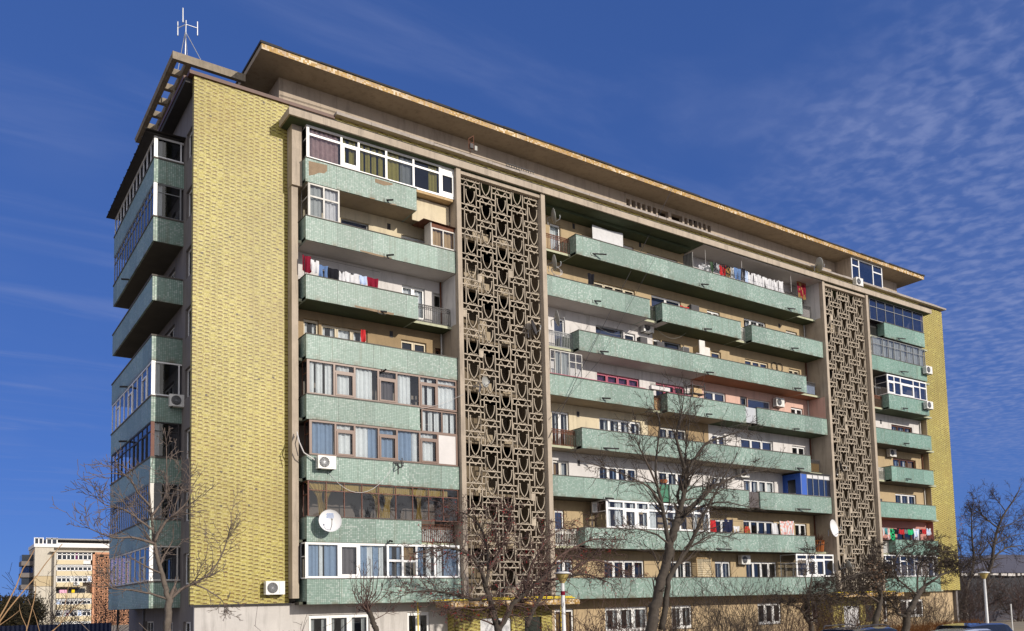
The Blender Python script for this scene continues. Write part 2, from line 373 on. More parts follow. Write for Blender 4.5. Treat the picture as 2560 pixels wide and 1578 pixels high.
yellowp = mat('yellow_gas_pipe', (.75, .55, .02), .5, .1, 3)
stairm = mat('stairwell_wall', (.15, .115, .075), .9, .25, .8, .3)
stairb = mat('stairwell_parapet', (.36, .295, .21), .9, .15, 1.5, .3)
wood = mat('weathered_plywood', (.48, .34, .18), .85, .18, 3, .4)
def cloth(name, col, var=.10): return mat(name, col, .95, var, 6, spec=.1)
c_wht = cloth('white_cloth', (.62, .62, .64)); c_red = cloth('red_cloth', (.46, .03, .035)); c_dred = cloth('dark_red_cloth', (.20, .012, .03))
c_blk = cloth('black_cloth', (.015, .015, .02)); c_den = cloth('denim_cloth', (.12, .20, .38)); c_gry = cloth('grey_cloth', (.16, .17, .18))
c_lbl = cloth('pale_blue_cloth', (.45, .55, .75)); c_grn = cloth('green_cloth', (.03, .45, .18)); c_dgr = cloth('dark_green_cloth', (.06, .10, .06))
c_cur = cloth('pale_curtain', (.70, .73, .74)); c_bcur = cloth('blue_curtain', (.24, .33, .46)); c_gold = cloth('gold_curtain', (.36, .26, .085))
c_pink = cloth('pink_curtain', (.65, .36, .33)); c_yb = cloth('yellow_blind', (.52, .46, .12)); c_pap = cloth('pink_paper', (.62, .45, .44), .25)
c_gcur = cloth('grey_curtain', (.40, .42, .42)); c_brn = cloth('brown_blind', (.30, .19, .07)); c_purp = cloth('purple_curtain', (.12, .03, .10)); c_dnet = cloth('dark_net', (.14, .13, .14))

# ------------------------------------------------------------------ levels
H = 2.75; Z1 = 2.97; BH = 1.116
zb = lambda k: Z1+(k-1)*H           # underside of balcony k
zt = lambda k: zb(k)+BH             # top of its parapet
YB, YW = -1.0, 0.5                  # parapet face, recess wall
CB = 24.97                          # canopy underside
bld = top('apartment_building', 'long nine-storey block with yellow mosaic ends, teal balcony bands and two pierced concrete screens', 'apartment building')
def P(mb, name, parent=None, smooth=False): return mb.build(name, parent or bld, smooth)

# ---- main masonry
WX = .22       # the side wall stands a little behind the end of the mosaic wall
W0, W1, DEP = 0.0, 60.3, 14.0
LX0, LX1 = 4.22, 12.57          # left bay
G1 = (12.57, 18.17); MX0, MX1 = 18.17, 42.50; G2 = (42.50, 47.95); RX0, RX1 = 47.95, 56.9
m = MB()
m.box(0, LX0, 0, .25, 3.06, 26.2, yellow); P(m, 'mosaic_end_wall')
m = MB(); m.box(RX1, W1, 0, .25, 3.06, 26.2, yellow); P(m, 'mosaic_end_wall')
m = MB()    # parapet strip above the canopy
m.box(LX0, RX1, 0, .25, CB+.36, 26.34, yellow); P(m, 'mosaic_parapet')
m = MB()
m.box(-.22, 6.5, -.10, .45, 26.2, 26.36, coping_b); m.box(-.34, .22, .45, DEP, 26.2, 26.36, coping_b); m.box(-.30, WX-.002, .3, DEP, 25.98, 26.199, felt)
P(m, 'metal_coping')
m = MB(); x = 6.5; rr = random.Random(5)
while x < W1:
    w = min(rr.uniform(1.4, 2.1), W1+.25-x); m.box(x+.008, x+w-.008, -.28-rr.uniform(0, .03), .45, 26.342, 26.48+rr.uniform(-.02, .02), cop_g); x += w
P(m, 'stone_coping')
m = MB()
def wall_y(mb, y, x0, x1, z0, z1, holes, mt, dep=.22, inward=1):
    """wall facing -y with rectangular holes and reveals"""
    xs = sorted({x0, x1, *[min(max(h[0], x0), x1) for h in holes], *[min(max(h[1], x0), x1) for h in holes]})
    zs = sorted({z0, z1, *[min(max(h[2], z0), z1) for h in holes], *[min(max(h[3], z0), z1) for h in holes]})
    for a, b in zip(xs, xs[1:]):
        for c, d in zip(zs, zs[1:]):
            if b-a < 1e-6 or d-c < 1e-6: continue
            mx, mz = (a+b)/2, (c+d)/2
            if any(h[0] < mx < h[1] and h[2] < mz < h[3] for h in holes): continue
            mb.face([(a, y, c), (b, y, c), (b, y, d), (a, y, d)], mt)
    for h in holes:
        a, b, c, d = max(h[0], x0), min(h[1], x1), max(h[2], z0), min(h[3], z1)
        if b <= a or d <= c: continue
        y2 = y+dep
        mb.face([(a, y, c), (a, y, d), (a, y2, d), (a, y2, c)], mt); mb.face([(b, y, d), (b, y, c), (b, y2, c), (b, y2, d)], mt)
        mb.face([(a, y, c), (a, y2, c), (b, y2, c), (b, y, c)], mt); mb.face([(a, y, d), (b, y, d), (b, y2, d), (a, y2, d)], mt)
# side walls, rear wall, roof deck, floors, interior partitions
LWIN = []    # holes in the left wall (y0,y1,z0,z1)
for k in range(1, 9):
    LWIN.append((.75, 2.15, zb(k)+1.0, zb(k)+2.35))
    LWIN.append((4.2, 6.6, zb(k)+1.0, zb(k)+2.35)); LWIN.append((8.4, 10.4, zb(k)+1.0, zb(k)+2.35))
LWIN += [(.75, 2.1, 1.05, 2.35), (4.0, 6.0, 1.05, 2.35), (8, 10, 1.05, 2.35)]
ys = sorted({.25, DEP, *[h[0] for h in LWIN], *[h[1] for h in LWIN]}); zs = sorted({0.0, 26.2, *[h[2] for h in LWIN], *[h[3] for h in LWIN]})
for a, b in zip(ys, ys[1:]):
    for c, d in zip(zs, zs[1:]):
        if any(h[0] < (a+b)/2 < h[1] and h[2] < (c+d)/2 < h[3] for h in LWIN): continue
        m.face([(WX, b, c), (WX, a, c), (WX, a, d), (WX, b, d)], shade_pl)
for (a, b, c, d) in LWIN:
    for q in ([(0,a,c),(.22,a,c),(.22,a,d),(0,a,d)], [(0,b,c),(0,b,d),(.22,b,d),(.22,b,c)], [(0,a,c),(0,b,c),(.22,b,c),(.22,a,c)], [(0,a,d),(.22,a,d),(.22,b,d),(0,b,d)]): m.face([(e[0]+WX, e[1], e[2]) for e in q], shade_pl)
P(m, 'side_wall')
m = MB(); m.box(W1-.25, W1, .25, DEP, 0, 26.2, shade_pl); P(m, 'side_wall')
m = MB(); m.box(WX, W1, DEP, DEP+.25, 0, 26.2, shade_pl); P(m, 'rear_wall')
m = MB(); m.box(WX+.03, W1-.26, .27, DEP-.02, 25.45, 25.7, felt); P(m, 'roof_deck')
m = MB()
for k in range(1, 9): m.box(WX+.03, W1-.27, YW+.24, DEP-.02, zb(k)-.02, zb(k)+.16, rooml)
m.box(WX+.03, W1-.27, 3.8, 4.0, .02, 25.4, rooml)
for x in (2.4, 8.6, 22.3, 26.9, 31.4, 35.6, 39.2, 52.2): m.box(x, x+.12, YW+.24, 3.8, .02, 25.4, rooml)
P(m, 'interior_walls')
# ---- attic storey and eave
EX0, EX1, EZ = 2.86, 57.35, 28.32
AX0, AX1, AY = 4.26, 56.15, 1.35
m = MB()
vents = []
vx = [ux(1350+.2646*a, AY, 27.8) for a in (815, 850, 866, 903, 917, 950, 965, 998, 1014, 1049, 1065, 1098, 1113, 1214, 1242, 1345, 1363, 1393, 1407, 1440, 1452, 1487, 1497, 1512)]
vx += [ux(1700+.2646*a, AY, 27.8) for a in (85, 113, 130, 158, 175, 200, 218, 244, 260, 290)]
for a, b in zip(vx[::2], vx[1::2]): vents.append((a, b, 27.27, 27.98))
wall_y(m, AY, AX0, AX1, 25.7, EZ, vents, attic_m, .3)
m.face([(AX0, 11.5, 25.7), (AX0, AY, 25.7), (AX0, AY, EZ), (AX0, 11.5, EZ)], attic_m)
m.face([(AX1, AY, 25.7), (AX1, 11.5, 25.7), (AX1, 11.5, EZ), (AX1, AY, EZ)], attic_m)
m.face([(AX1, 11.5, 25.7), (AX0, 11.5, 25.7), (AX0, 11.5, EZ), (AX1, 11.5, EZ)], attic_m)
m.face([(vx[0]-.5, AY+.9, 25.7), (vx[-1]+.5, AY+.9, 25.7), (vx[-1]+.5, AY+.9, EZ), (vx[0]-.5, AY+.9, EZ)], room)
P(m, 'attic_wall')
m = MB(); m.box(EX0, EX1, -.30, 13.2, EZ, EZ+.255, eave_m); P(m, 'eave_slab')
m = MB(); m.box(EX0+.02, EX1, -.325, -.302, EZ-.015, EZ+.255, gold); P(m, 'mosaic_fascia')
m = MB(); rr = random.Random(8); x = EX0-.05
while x < EX1:
    w = rr.uniform(.6, 2.4); x2 = min(x+w, EX1+.05); dz = rr.uniform(0, .05)
    m.box(x, x2, -.36-rr.uniform(0, .05), 13.3, EZ+.257, EZ+.32+dz, felt); x = x2
P(m, 'roof')
# ---- canopy over the balconies
m = MB(); CYF = -1.32
m.box(3.80, 56.35, CYF, -.002, CB+.012, CB+.36, concrete)
P(m, 'canopy_slab')
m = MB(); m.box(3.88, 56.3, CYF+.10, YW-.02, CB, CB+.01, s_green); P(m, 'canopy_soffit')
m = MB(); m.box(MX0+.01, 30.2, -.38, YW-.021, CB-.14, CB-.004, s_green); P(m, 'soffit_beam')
m = MB(); m.box(3.79, 56.36, CYF-.015, CYF+.05, CB+.365, CB+.40, felt); P(m, 'canopy_drip_edge')
# ---- left pillar beside the yellow wall
m = MB(); m.box(4.20, 4.50, -.5, .49, 3.25, 22.1, concrete); m.box(4.18, 4.66, -.62, .49, 22.1, CB, concrete); P(m, 'pillar')
# ---- fins and frames of the two screens
for (a, b) in (G1, G2):
    for (c, d) in ((a, a+.26), (b-.27, b)):
        m = MB(); m.box(c, d, -1.2, YW, 2.99, CB+.33, concrete); P(m, 'screen_fin')
    m = MB(); m.box(a+.26, b-.27, -1.12, -.85, CB-.22, CB-.04, concrete); P(m, 'screen_lintel')
# reveal of the right end wall
m = MB(); m.box(RX1-.03, RX1-.002, 0.002, YW, 3.0, CB, tan); m.box(RX1-.028, RX1-.002, -.02, 0.0, 3.0, CB, concrete); P(m, 'bay_reveal')

# ---- lattice screens
def lattice(x0, x1, us, zr0, zbot, ztop, seed, mt):
    m = MB(); rg = random.Random(seed); y = -.92; D = .045; per = 1.313
    pit = (us[-1]-us[0])/4; S = pit/1.03
    def b(cx, cz, p, q, w=.05): m.bar((cx+p[0]*S, y, cz+p[1]), (cx+q[0]*S, y, cz+q[1]), w, D, mt)
    for ci, cx in enumerate(us):
        for i in range(-1, 19):
            zr = zr0 - i*per - (per/2 if ci % 2 else 0) + (per if ci % 2 else 0)
            if ci % 2: zr = zr0 + per/2 - i*per
            zl = zr-.29
            def bb(p, q, w=.05):
                za, zc = zr+p[1], zr+q[1]
                if max(za, zc) > ztop or min(za, zc) < zbot: 
                    if abs(p[0]-q[0]) > .01 and abs(za-zc) < .01: return
                    za = min(max(za, zbot), ztop); zc = min(max(zc, zbot), ztop)
                    if abs(za-zc) < .02: return
                    t = lambda zz: (zz-zr-p[1])/(q[1]-p[1])
                    xa = p[0]+(q[0]-p[0])*t(za); xc = p[0]+(q[0]-p[0])*t(zc)
                    m.bar((cx+xa*S, y, za), (cx+xc*S, y, zc), w, D, mt); return
                m.bar((cx+p[0]*S, y, za), (cx+q[0]*S, y, zc), w, D, mt)
            # horizontal box with two triangles
            bb((-.62, 0), (.62, 0), .055); bb((-.62, -.29), (.62, -.29), .055); bb((-.60, 0), (-.60, -.29), .045); bb((.60, 0), (.60, -.29), .045)
            for s in (-.27, .27):
                bb((s-.15, -.27), (s, -.06), .032); bb((s, -.06), (s+.15, -.27), .032)
            # upright frame
            bb((-.375, -.29), (-.375, -per), .045); bb((.375, -.29), (.375, -per), .045)
            bb((-.05, -.32), (0, -.39), .03); bb((.05, -.32), (0, -.39), .03)
            # crossing horns
            for s in (-1, 1):
                p0, p1, p2 = (s*.265, -.52), (s*.29, -1.0), (-s*.08, -per+.05)
                pr = None
                for j in range(8):
                    t = j/7; q = ((1-t)**2*p0[0]+2*t*(1-t)*p1[0]+t*t*p2[0], (1-t)**2*p0[1]+2*t*(1-t)*p1[1]+t*t*p2[1])
                    if pr: bb(pr, q, .038)
                    pr = q
                bb((s*.32, -.515), (s*.225, -.515), .035)
            zg = [(-.26, .02), (-.17, .10), (-.09, .03), (0, .10), (.09, .03), (.17, .10), (.26, .02)]
            for a, c in zip(zg, zg[1:]): bb((a[0], -per+a[1]), (c[0], -per+c[1]), .022)
            # a few gaps closed with slabs
            if zr < ztop-.2 and zr-.9 > zbot and rg.random() < .12:
                s = rg.choice((-1, 1)); q = cx+s*.515*S
                if x0 < q-.12*S and q+.12*S < x1: m.box(q-.12*S, q+.12*S, y-.03, y+.03, zr-.72, zr-.34, mt)
    return m
lat = mat('lattice_concrete', (.435, .37, .29), .85, .22, 2.0, .6, bump=.2, fine=.12)
u1 = [ux(1140+.1587*c, -.92, 24.0) for c in (220, 465, 710, 960, 1210)]
u2 = [ux(1960+.1587*c, -.92, 23.6) for c in (705, 820, 960, 1090, 1215)]
c2 = G2[0]+.26+.53; u2 = [c2+i*(u2[-1]-u2[0])/4*1.0 for i in range(5)]
zr1 = at(1174.9, 453.4, -.92).z
lm = lattice(G1[0]+.26, G1[1]-.27, u1, zr1, 3.1, CB-.1, 3, lat); P(lm, 'lattice_screen')
dv = (G2[1]-G2[0]-.53)
u2 = [G2[0]+.26+dv*(i+.5)/5 for i in range(5)]
zr2 = at(1960+.1587*705, 640+.1587*577, -.92).z
lm = lattice(G2[0]+.26, G2[1]-.27, u2, zr2, 3.1, CB-.1, 4, lat); P(lm, 'lattice_screen')
# stairwell behind the screens
for (a, b) in (G1, G2):
    m = MB(); a += .27; b -= .28
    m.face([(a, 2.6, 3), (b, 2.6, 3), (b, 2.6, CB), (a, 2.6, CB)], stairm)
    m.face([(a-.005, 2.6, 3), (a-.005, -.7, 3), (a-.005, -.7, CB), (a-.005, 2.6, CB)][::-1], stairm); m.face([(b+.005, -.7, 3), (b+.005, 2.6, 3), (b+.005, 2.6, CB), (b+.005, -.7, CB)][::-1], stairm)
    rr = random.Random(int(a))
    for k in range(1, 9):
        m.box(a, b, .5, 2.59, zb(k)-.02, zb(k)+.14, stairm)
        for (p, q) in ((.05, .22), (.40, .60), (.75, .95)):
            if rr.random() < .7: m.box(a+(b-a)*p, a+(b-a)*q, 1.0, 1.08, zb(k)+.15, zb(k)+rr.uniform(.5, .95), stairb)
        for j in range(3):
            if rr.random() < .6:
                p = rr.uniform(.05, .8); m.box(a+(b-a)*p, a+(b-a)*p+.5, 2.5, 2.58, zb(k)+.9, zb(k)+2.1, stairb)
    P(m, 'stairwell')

# ------------------------------------------------------------------ windows and glazed balconies
holes = {}
crng = random.Random(77)
def pleats(mb, x0, x1, z0, z1, y, mt, amp=.03, taper=None):
    n = max(4, int((x1-x0)/.055)); ph = crng.uniform(0, 6); fr = crng.uniform(24, 34)
    prev = None
    for i in range(n+1):
        t = i/n; x = x0+(x1-x0)*t; yy = y+amp*math.sin(ph+x*fr)+amp*.5*math.sin(x*11+ph)
        zz = z0 + (crng.uniform(-.01, .01) if z0 else 0)
        if prev: mb.face([prev[0], (x, yy, zz), (x, yy, z1), prev[1]], mt)
        prev = ((x, yy, zz), (x, yy, z1))
def frames(name, cols, fr, z0, z1, y, fw=.06, gl=None, parent=None, dep=.07, sill=None, topbar=True):
    """cols: (x0, x1, opts). opts keys: k f/c/p/n, tr transom drop, cur [(a,b,mat[,bottom])], g glass, m panel"""
    m = MB(); pn = MB(); cu = MB()
    X0, X1 = cols[0][0], cols[-1][1]
    m.box(X0, X1, y, y+dep, z0, z0+fw, fr)
    if topbar: m.box(X0, X1, y, y+dep, z1-fw, z1, fr)
    edges = [cols[0][0]]+[c[1] for c in cols]
    for i, x in enumerate(edges):
        h = fw/2
        a, b = (x, x+fw) if i == 0 else ((x-fw, x) if i == len(edges)-1 else (x-h, x+h))
        m.box(a, b, y+.001, y+dep-.001, z0+fw, z1-(fw if topbar else 0), fr)
    for (x0, x1, o) in cols:
        a, b = x0+fw*.5, x1-fw*.5; zt_ = z1-fw; gm = o.get('g', gl or glass)
        kind = o.get('k', 'f')
        if kind == 'n': continue
        if kind == 'p':
            m.box(a, b, y+.02, y+.045, z0+fw, zt_, o.get('m', fr)); continue
        tr = o.get('tr')
        if tr:
            m.box(a, b, y+.002, y+dep-.002, z1-tr-fw*.5, z1-tr+fw*.5, fr)
            pn.face([(a, y+.035, z1-tr), (b, y+.035, z1-tr), (b, y+.035, zt_), (a, y+.035, zt_)], o.get('tg', gm)); zt_ = z1-tr-fw*.5
        zlo = z0+fw
        if o.get('br'):
            m.box(a, b, y+.002, y+dep-.002, z0+o['br']-fw*.5, z0+o['br']+fw*.5, fr)
        if kind == 'c':
            w = fw*.85; yy = y-.022
            for q in ((a, a+w, zlo, zt_), (b-w, b, zlo, zt_)): m.box(q[0], q[1], yy, y+.03, q[2], q[3], fr)
            m.box(a+w, b-w, yy+.001, y+.029, zlo, zlo+w, fr); m.box(a+w, b-w, yy+.001, y+.029, zt_-w, zt_, fr)
        if o.get('pz'):
            m.box(a, b, y+.03, y+.045, zlo, z0+o['pz'], o.get('m', fr)); zlo = z0+o['pz']
        pn.face([(a, y+.036, zlo), (b, y+.036, zlo), (b, y+.036, zt_), (a, y+.036, zt_)], gm)
        for c in o.get('cur', ()):
            ca, cb = a+(b-a)*c[0], a+(b-a)*c[1]; low = z0+fw if len(c) < 4 else z1-(z1-z0)*c[3]
            pleats(cu, ca, cb, low, z1-fw, y+.16, c[2])
    if sill: m.box(X0-.06, X1+.06, y-.10, y+.03, z0-.045, z0-.002, sill)
    o = m.build(name, parent or bld)
    if pn.f: pn.build('pane', o)
    if cu.f: cu.build('curtain', o)
    return o
FULL = lambda c: [(0, 1, c)]
SIDE = lambda c: [(0, .32, c), (.7, 1, c)]
def win(bay, k, u0, u1, n, fr, cur=None, z0=None, z1=None, gl=None, y=YW, tr=None, kinds=None, sill=None, fw=.065):
    za = zb(k)+1.02 if z0 is None else zb(k)+z0; zc = zb(k)+2.30 if z1 is None else zb(k)+z1
    zm = zb(k)+1.7; x0, x1 = ux(u0, y+.1, zm), ux(u1, y+.1, zm)
    holes.setdefault((bay, k), []).append((x0, x1, za, zc))
    cols = []
    for i in range(n):
        o = {'k': (kinds[i] if kinds else 'c'), 'tr': tr}
        if cur: o['cur'] = cur[i % len(cur)] if isinstance(cur[0], list) else cur
        cols.append((x0+(x1-x0)*i/n, x0+(x1-x0)*(i+1)/n, o))
    return frames('window', cols, fr, za, zc, y+.12, fw, gl, sill=sill)
def glz(k, cols, fr, z0=None, z1=None, y=-.96, fw=.07, gl=None, name='balcony_glazing', side=None, um=None):
    za = zt(k)+.02 if z0 is None else z0; zc = (zb(k+1) if k < 8 else CB)-.01 if z1 is None else z1
    cc = [(ux(a, y, (za+zc)/2), ux(b, y, (za+zc)/2), o) for (a, b, o) in cols]
    ob = frames(name, cc, fr, za, zc, y, fw, gl)
    if side:
        m = MB(); x = cc[0][0]; pn = MB()
        m.box(x-.03, x-.001, y+.0, y+.06, za, zc, fr); m.box(x-.03, x-.001, y+side-.05, y+side, za, zc, fr)
        m.box(x-.03, x-.001, y+.06, y+side-.05, za, za+.06, fr); m.box(x-.03, x-.001, y+.06, y+side-.05, zc-.06, zc, fr)
        m.box(x-.03, x-.001, y+.06, y+side-.05, za+(zc-za)*.6, za+(zc-za)*.6+.04, fr)
        f = m.build('side_frame', ob)
        pn.face([(x-.015, y+side, za), (x-.015, y, za), (x-.015, y, zc), (x-.015, y+side, zc)], gl or glass); pn.build('side_pane', ob)
    return ob

# --- left bay, glazed balconies
glz(8, [(768, 854, {'tr': .42, 'cur': [(.06, .97, c_pap)]}), (854, 897, {'k': 'c', 'tr': .42, 'br': .24, 'cur': [(.1, .3, c_yb), (.5, .9, c_yb)]}), (897, 966, {'tr': .42, 'cur': [(0, .2, c_yb), (.27, .45, c_yb), (.52, .7, c_yb), (.77, .95, c_yb)]}),
        (966, 1034, {'tr': .42, 'cur': [(.05, .5, c_yb), (.55, 1, c_gcur)]}), (1034, 1100, {'tr': .42, 'cur': [(.62, .95, c_yb)]}), (1100, 1136, {'k': 'c', 'tr': .34, 'br': .24, 'tg': pvc})], pvc, fw=.10, gl=glassd, side=.75)
glz(7, [(772, 810, {'tr': .62, 'cur': [(0, 1, c_gcur)]}), (810, 849, {'tr': .62, 'cur': [(.05, 1, c_wht)]})], oldwhite, side=.9)
glz(4, [(769, 836, {'cur': [(0, .26, c_cur), (.34, .6, c_cur), (.70, .98, c_cur)]}), (836, 887, {'k': 'c', 'tr': .40, 'cur': [(.15, .8, c_cur)]}), (887, 946, {'cur': [(.02, .82, c_cur)]}), (946, 992, {'k': 'c', 'tr': .42, 'cur': [(.1, .9, c_dnet)]}), (992, 1049, {'cur': [(.02, .66, c_cur)]}), (1049, 1093, {'k': 'c', 'tr': .36, 'cur': [(.1, .35, c_cur), (.5, .8, c_cur)]}), (1093, 1143, {'tr': .34, 'cur': [(.05, .95, c_cur)]})], brownfr, fw=.09, side=.6)
glz(4, [(1054, 1105, {'cur': [(.05, .25, c_cur), (.4, .6, c_cur), (.7, .95, c_cur)]}), (1107, 1143, {'cur': [(.1, .5, c_cur), (.6, .9, c_cur)]})], brownfr, zb(4)-.03, zt(4)-.02, y=-.95, fw=.06)
glz(3, [(775, 839, {'cur': [(.02, 1, c_bcur)]}), (839, 887, {'k': 'c', 'tr': .36, 'cur': [(.1, .85, c_cur)]}), (887, 947, {'cur': [(.0, .6, c_cur), (.6, 1, c_bcur)]}), (947, 993, {'k': 'c', 'tr': .38, 'cur': [(.1, .9, c_bcur)]}), (993, 1050, {'cur': [(.02, .7, c_bcur), (.72, .95, c_cur)]}), (1050, 1095, {'k': 'c', 'tr': .36, 'cur': [(.1, .8, c_cur)]}), (1095, 1144, {'k': 'p', 'm': white})], brownfr, fw=.09, side=.6)
def drape(mb, x, w, z0, z1, y, mt, waist=.5, lean=0):
    """tied curtain: wide at the top, gathered at the waist"""
    rows = 9; n = 14
    def wd(t): return w*(1-.78*math.sin(min(t/waist, 1)*math.pi/2)**1.3) if t < waist else w*(.22+.18*(t-waist)/(1-waist))
    for j in range(rows):
        for i in range(n):
            q = []
            for (jj, ii) in ((j+1, i), (j+1, i+1), (j, i+1), (j, i)):
                t = jj/rows; s = ii/n-.5
                q.append((x+lean*t*w+s*wd(t), y+.03*math.sin(ii*1.9), z1-(z1-z0)*t))
            mb.face(q, mt)
us = [771, 816, 861, 905, 947, 990, 1032, 1072, 1109, 1146]
g2o = glz(2, [(a, b, {'tr': .42}) for a, b in zip(us, us[1:])], rustfr, fw=.035, gl=glass, side=.6)
m = MB(); zc, za = zb(3)-.05, zt(2)+.1
for (u, w, ln) in ((790, 1.0, .35), (823, .8, -.35), (935, 1.0, .3), (975, 1.2, -.2), (1047, .8, 0)): drape(m, ux(u, -.8, zc), w, za, zc, -.78+.01*ln, c_gold, lean=ln)
for i in range(60):
    x0 = ux(815, -.8, zc)+i*.105
    if x0 > ux(1140, -.8, zc): break
    m.face([(x0, -.80, zc-.30-.05*abs(math.sin(i*.9))), (x0+.1, -.79, zc-.30-.05*abs(math.sin((i+1)*.9))), (x0+.1, -.79, zc), (x0, -.80, zc)], c_gold)
m.build('curtain', g2o)
glz(1, [(765, 847, {'cur': [(.0, .42, c_bcur), (.42, .55, c_cur), (.6, 1, c_bcur)]}), (847, 898, {'k': 'c', 'cur': FULL(c_dnet)}), (898, 970, {'cur': [(.0, .3, c_bcur), (.3, .5, c_cur), (.5, .72, c_bcur), (.75, .9, c_cur)]}), (970, 1007, {'tr': .78, 'cur': SIDE(c_bcur)}), (1007, 1042, {'tr': .80, 'cur': [(0, 1, c_brn, .5)]}), (1042, 1088, {'cur': [(0, .4, c_bcur), (.6, .9, c_cur)]}), (1088, 1150, {'cur': [(.1, .3, c_cur), (.4, .95, c_bcur)]})], pvc, fw=.10, side=.6)
# --- left bay, windows in the recess
win('L', 7, 850, 920, 1, greyfr, z0=.95, z1=2.2, gl=glassb, kinds='f')
win('L', 7, 1001, 1063, 2, pvc, z0=.9, z1=2.1)
win('L', 6, 795, 880, 2, oldwhite, [SIDE(c_gcur)], z1=2.25)
win('L', 6, 1003, 1060, 2, pvc, FULL(c_cur), z0=.6, z1=2.25)
win('L', 6, 1082, 1103, 1, oldwhite, z0=1.3, z1=2.15, gl=glassd)
win('L', 5, 757, 795, 1, creamfr, SIDE(c_cur), z1=2.35); win('L', 5, 802, 917, 3, creamfr, [SIDE(c_cur), FULL(c_cur), SIDE(c_cur)], z1=2.25)
win('L', 5, 1001, 1064, 2, creamfr, z0=.95, z1=2.15, gl=glassd)
win('L', 5, 1086, 1101, 1, brownfr, z0=1.4, z1=2.0, gl=glassd)
# --- middle bay
win('M', 8, 1372, 1399, 1, pvc, FULL(c_cur), z0=.2, z1=2.25); win('M', 8, 1484, 1582, 3, pvc, z1=2.2); win('M', 8, 1615, 1692, 3, pvc, z1=2.15, gl=glassd)
win('M', 8, 1960, 1995, 2, pvc, z1=2.15); win('M', 8, 1860, 1935, 3, oldwhite, z1=2.2)
win('M', 7, 1483, 1585, 4, creamfr, [FULL(c_wht), [], SIDE(c_gcur), []], z1=2.2, gl=glassd); win('M', 7, 1626, 1700, 2, pvc, z1=2.25, gl=glassb)
win('M', 7, 1765, 1797, 2, pvc, z1=2.15); win('M', 7, 1857, 1912, 3, pvc, SIDE(c_cur), z1=2.25); win('M', 7, 1962, 1990, 2, oldwhite, FULL(c_cur), z1=2.1)
win('M', 6, 1382, 1410, 1, pvc, z0=.2, z1=2.25, gl=glassb); win('M', 6, 1487, 1556, 1, greyfr, z1=2.3, gl=glassb, kinds='f'); win('M', 6, 1560, 1586, 1, pvc, z1=2.2, gl=glassd)
win('M', 6, 1631, 1650, 1, pvc, z1=2.2, gl=glassd); win('M', 6, 1652, 1700, 1, greyfr, z1=2.2, gl=glassd, kinds='f'); win('M', 6, 1776, 1800, 1, creamfr, z1=2.2, gl=glassb)
win('M', 6, 1860, 1918, 3, creamfr, z1=2.15, gl=glassb); win('M', 6, 1970, 1997, 2, creamfr, z1=2.1, gl=glassd)
win('M', 5, 1490, 1596, 4, magfr, FULL(c_purp), z1=2.2); win('M', 5, 1637, 1709, 3, magfr, SIDE(c_purp), z1=2.2)
win('M', 5, 1757, 1812, 2, pvc, z1=2.25, gl=glassb); win('M', 5, 1848, 1866, 1, greyfr, z0=.4, z1=2.25, gl=glassd); win('M', 5, 1867, 1925, 1, pvc, z1=2.2, gl=glassb, kinds='f')
win('M', 5, 1975, 2005, 2, pvc, z1=2.1, gl=glassd)
win('M', 4, 1377, 1420, 2, pvc, SIDE(c_cur), z0=.2, z1=2.3); win('M', 4, 1496, 1600, 4, pvc, SIDE(c_cur), z1=2.3, sill=None); win('M', 4, 1645, 1714, 3, oldwhite, SIDE(c_gcur), z1=2.2)
win('M', 4, 1778, 1812, 2, pvc, z1=2.2, gl=glassb); win('M', 4, 1850, 1930, 3, pvc, [[], [], FULL(c_gcur)], z1=2.2, gl=glassb); win('M', 4, 1978, 2011, 2, pvc, z1=2.1)
win('M', 3, 1380, 1420, 2, oldwhite, [FULL(c_brn), FULL(c_gcur)], z0=.2, z1=2.25); win('M', 3, 1496, 1590, 4, pvc, SIDE(c_bcur), z1=2.2); win('M', 3, 1645, 1715, 3, pvc, SIDE(c_gcur), z1=2.2)
win('M', 3, 1778, 1815, 2, pvc, SIDE(c_cur), z1=2.2); win('M', 3, 1857, 1934, 4, pvc, [SIDE(c_bcur), SIDE(c_cur), FULL(c_gcur), FULL(c_cur)], z1=2.2)
win('M', 2, 1384, 1408, 1, pvc, z0=.2, z1=2.2, gl=glassb); win('M', 2, 1777, 1830, 2, pvc, z1=2.15, gl=glassd); win('M', 2, 1856, 1932, 4, pvc, z1=2.2, gl=glassd); win('M', 2, 1985, 2014, 2, pvc, z1=2.15, gl=glassd)
win('M', 1, 1388, 1430, 2, pvc, SIDE(c_cur), z0=.2, z1=2.2); win('M', 1, 1508, 1608, 4, pvc, SIDE(c_brn), z1=2.2, gl=glassd); win('M', 1, 1674, 1728, 3, pvc, SIDE(c_gcur), z1=2.2); win('M', 1, 1785, 1824, 2, pvc, SIDE(c_cur), z1=2.2, gl=glassd)
win('M', 1, 1863, 1940, 4, pvc, [SIDE(c_dgr), [], [], []], z1=2.2, gl=glassd)
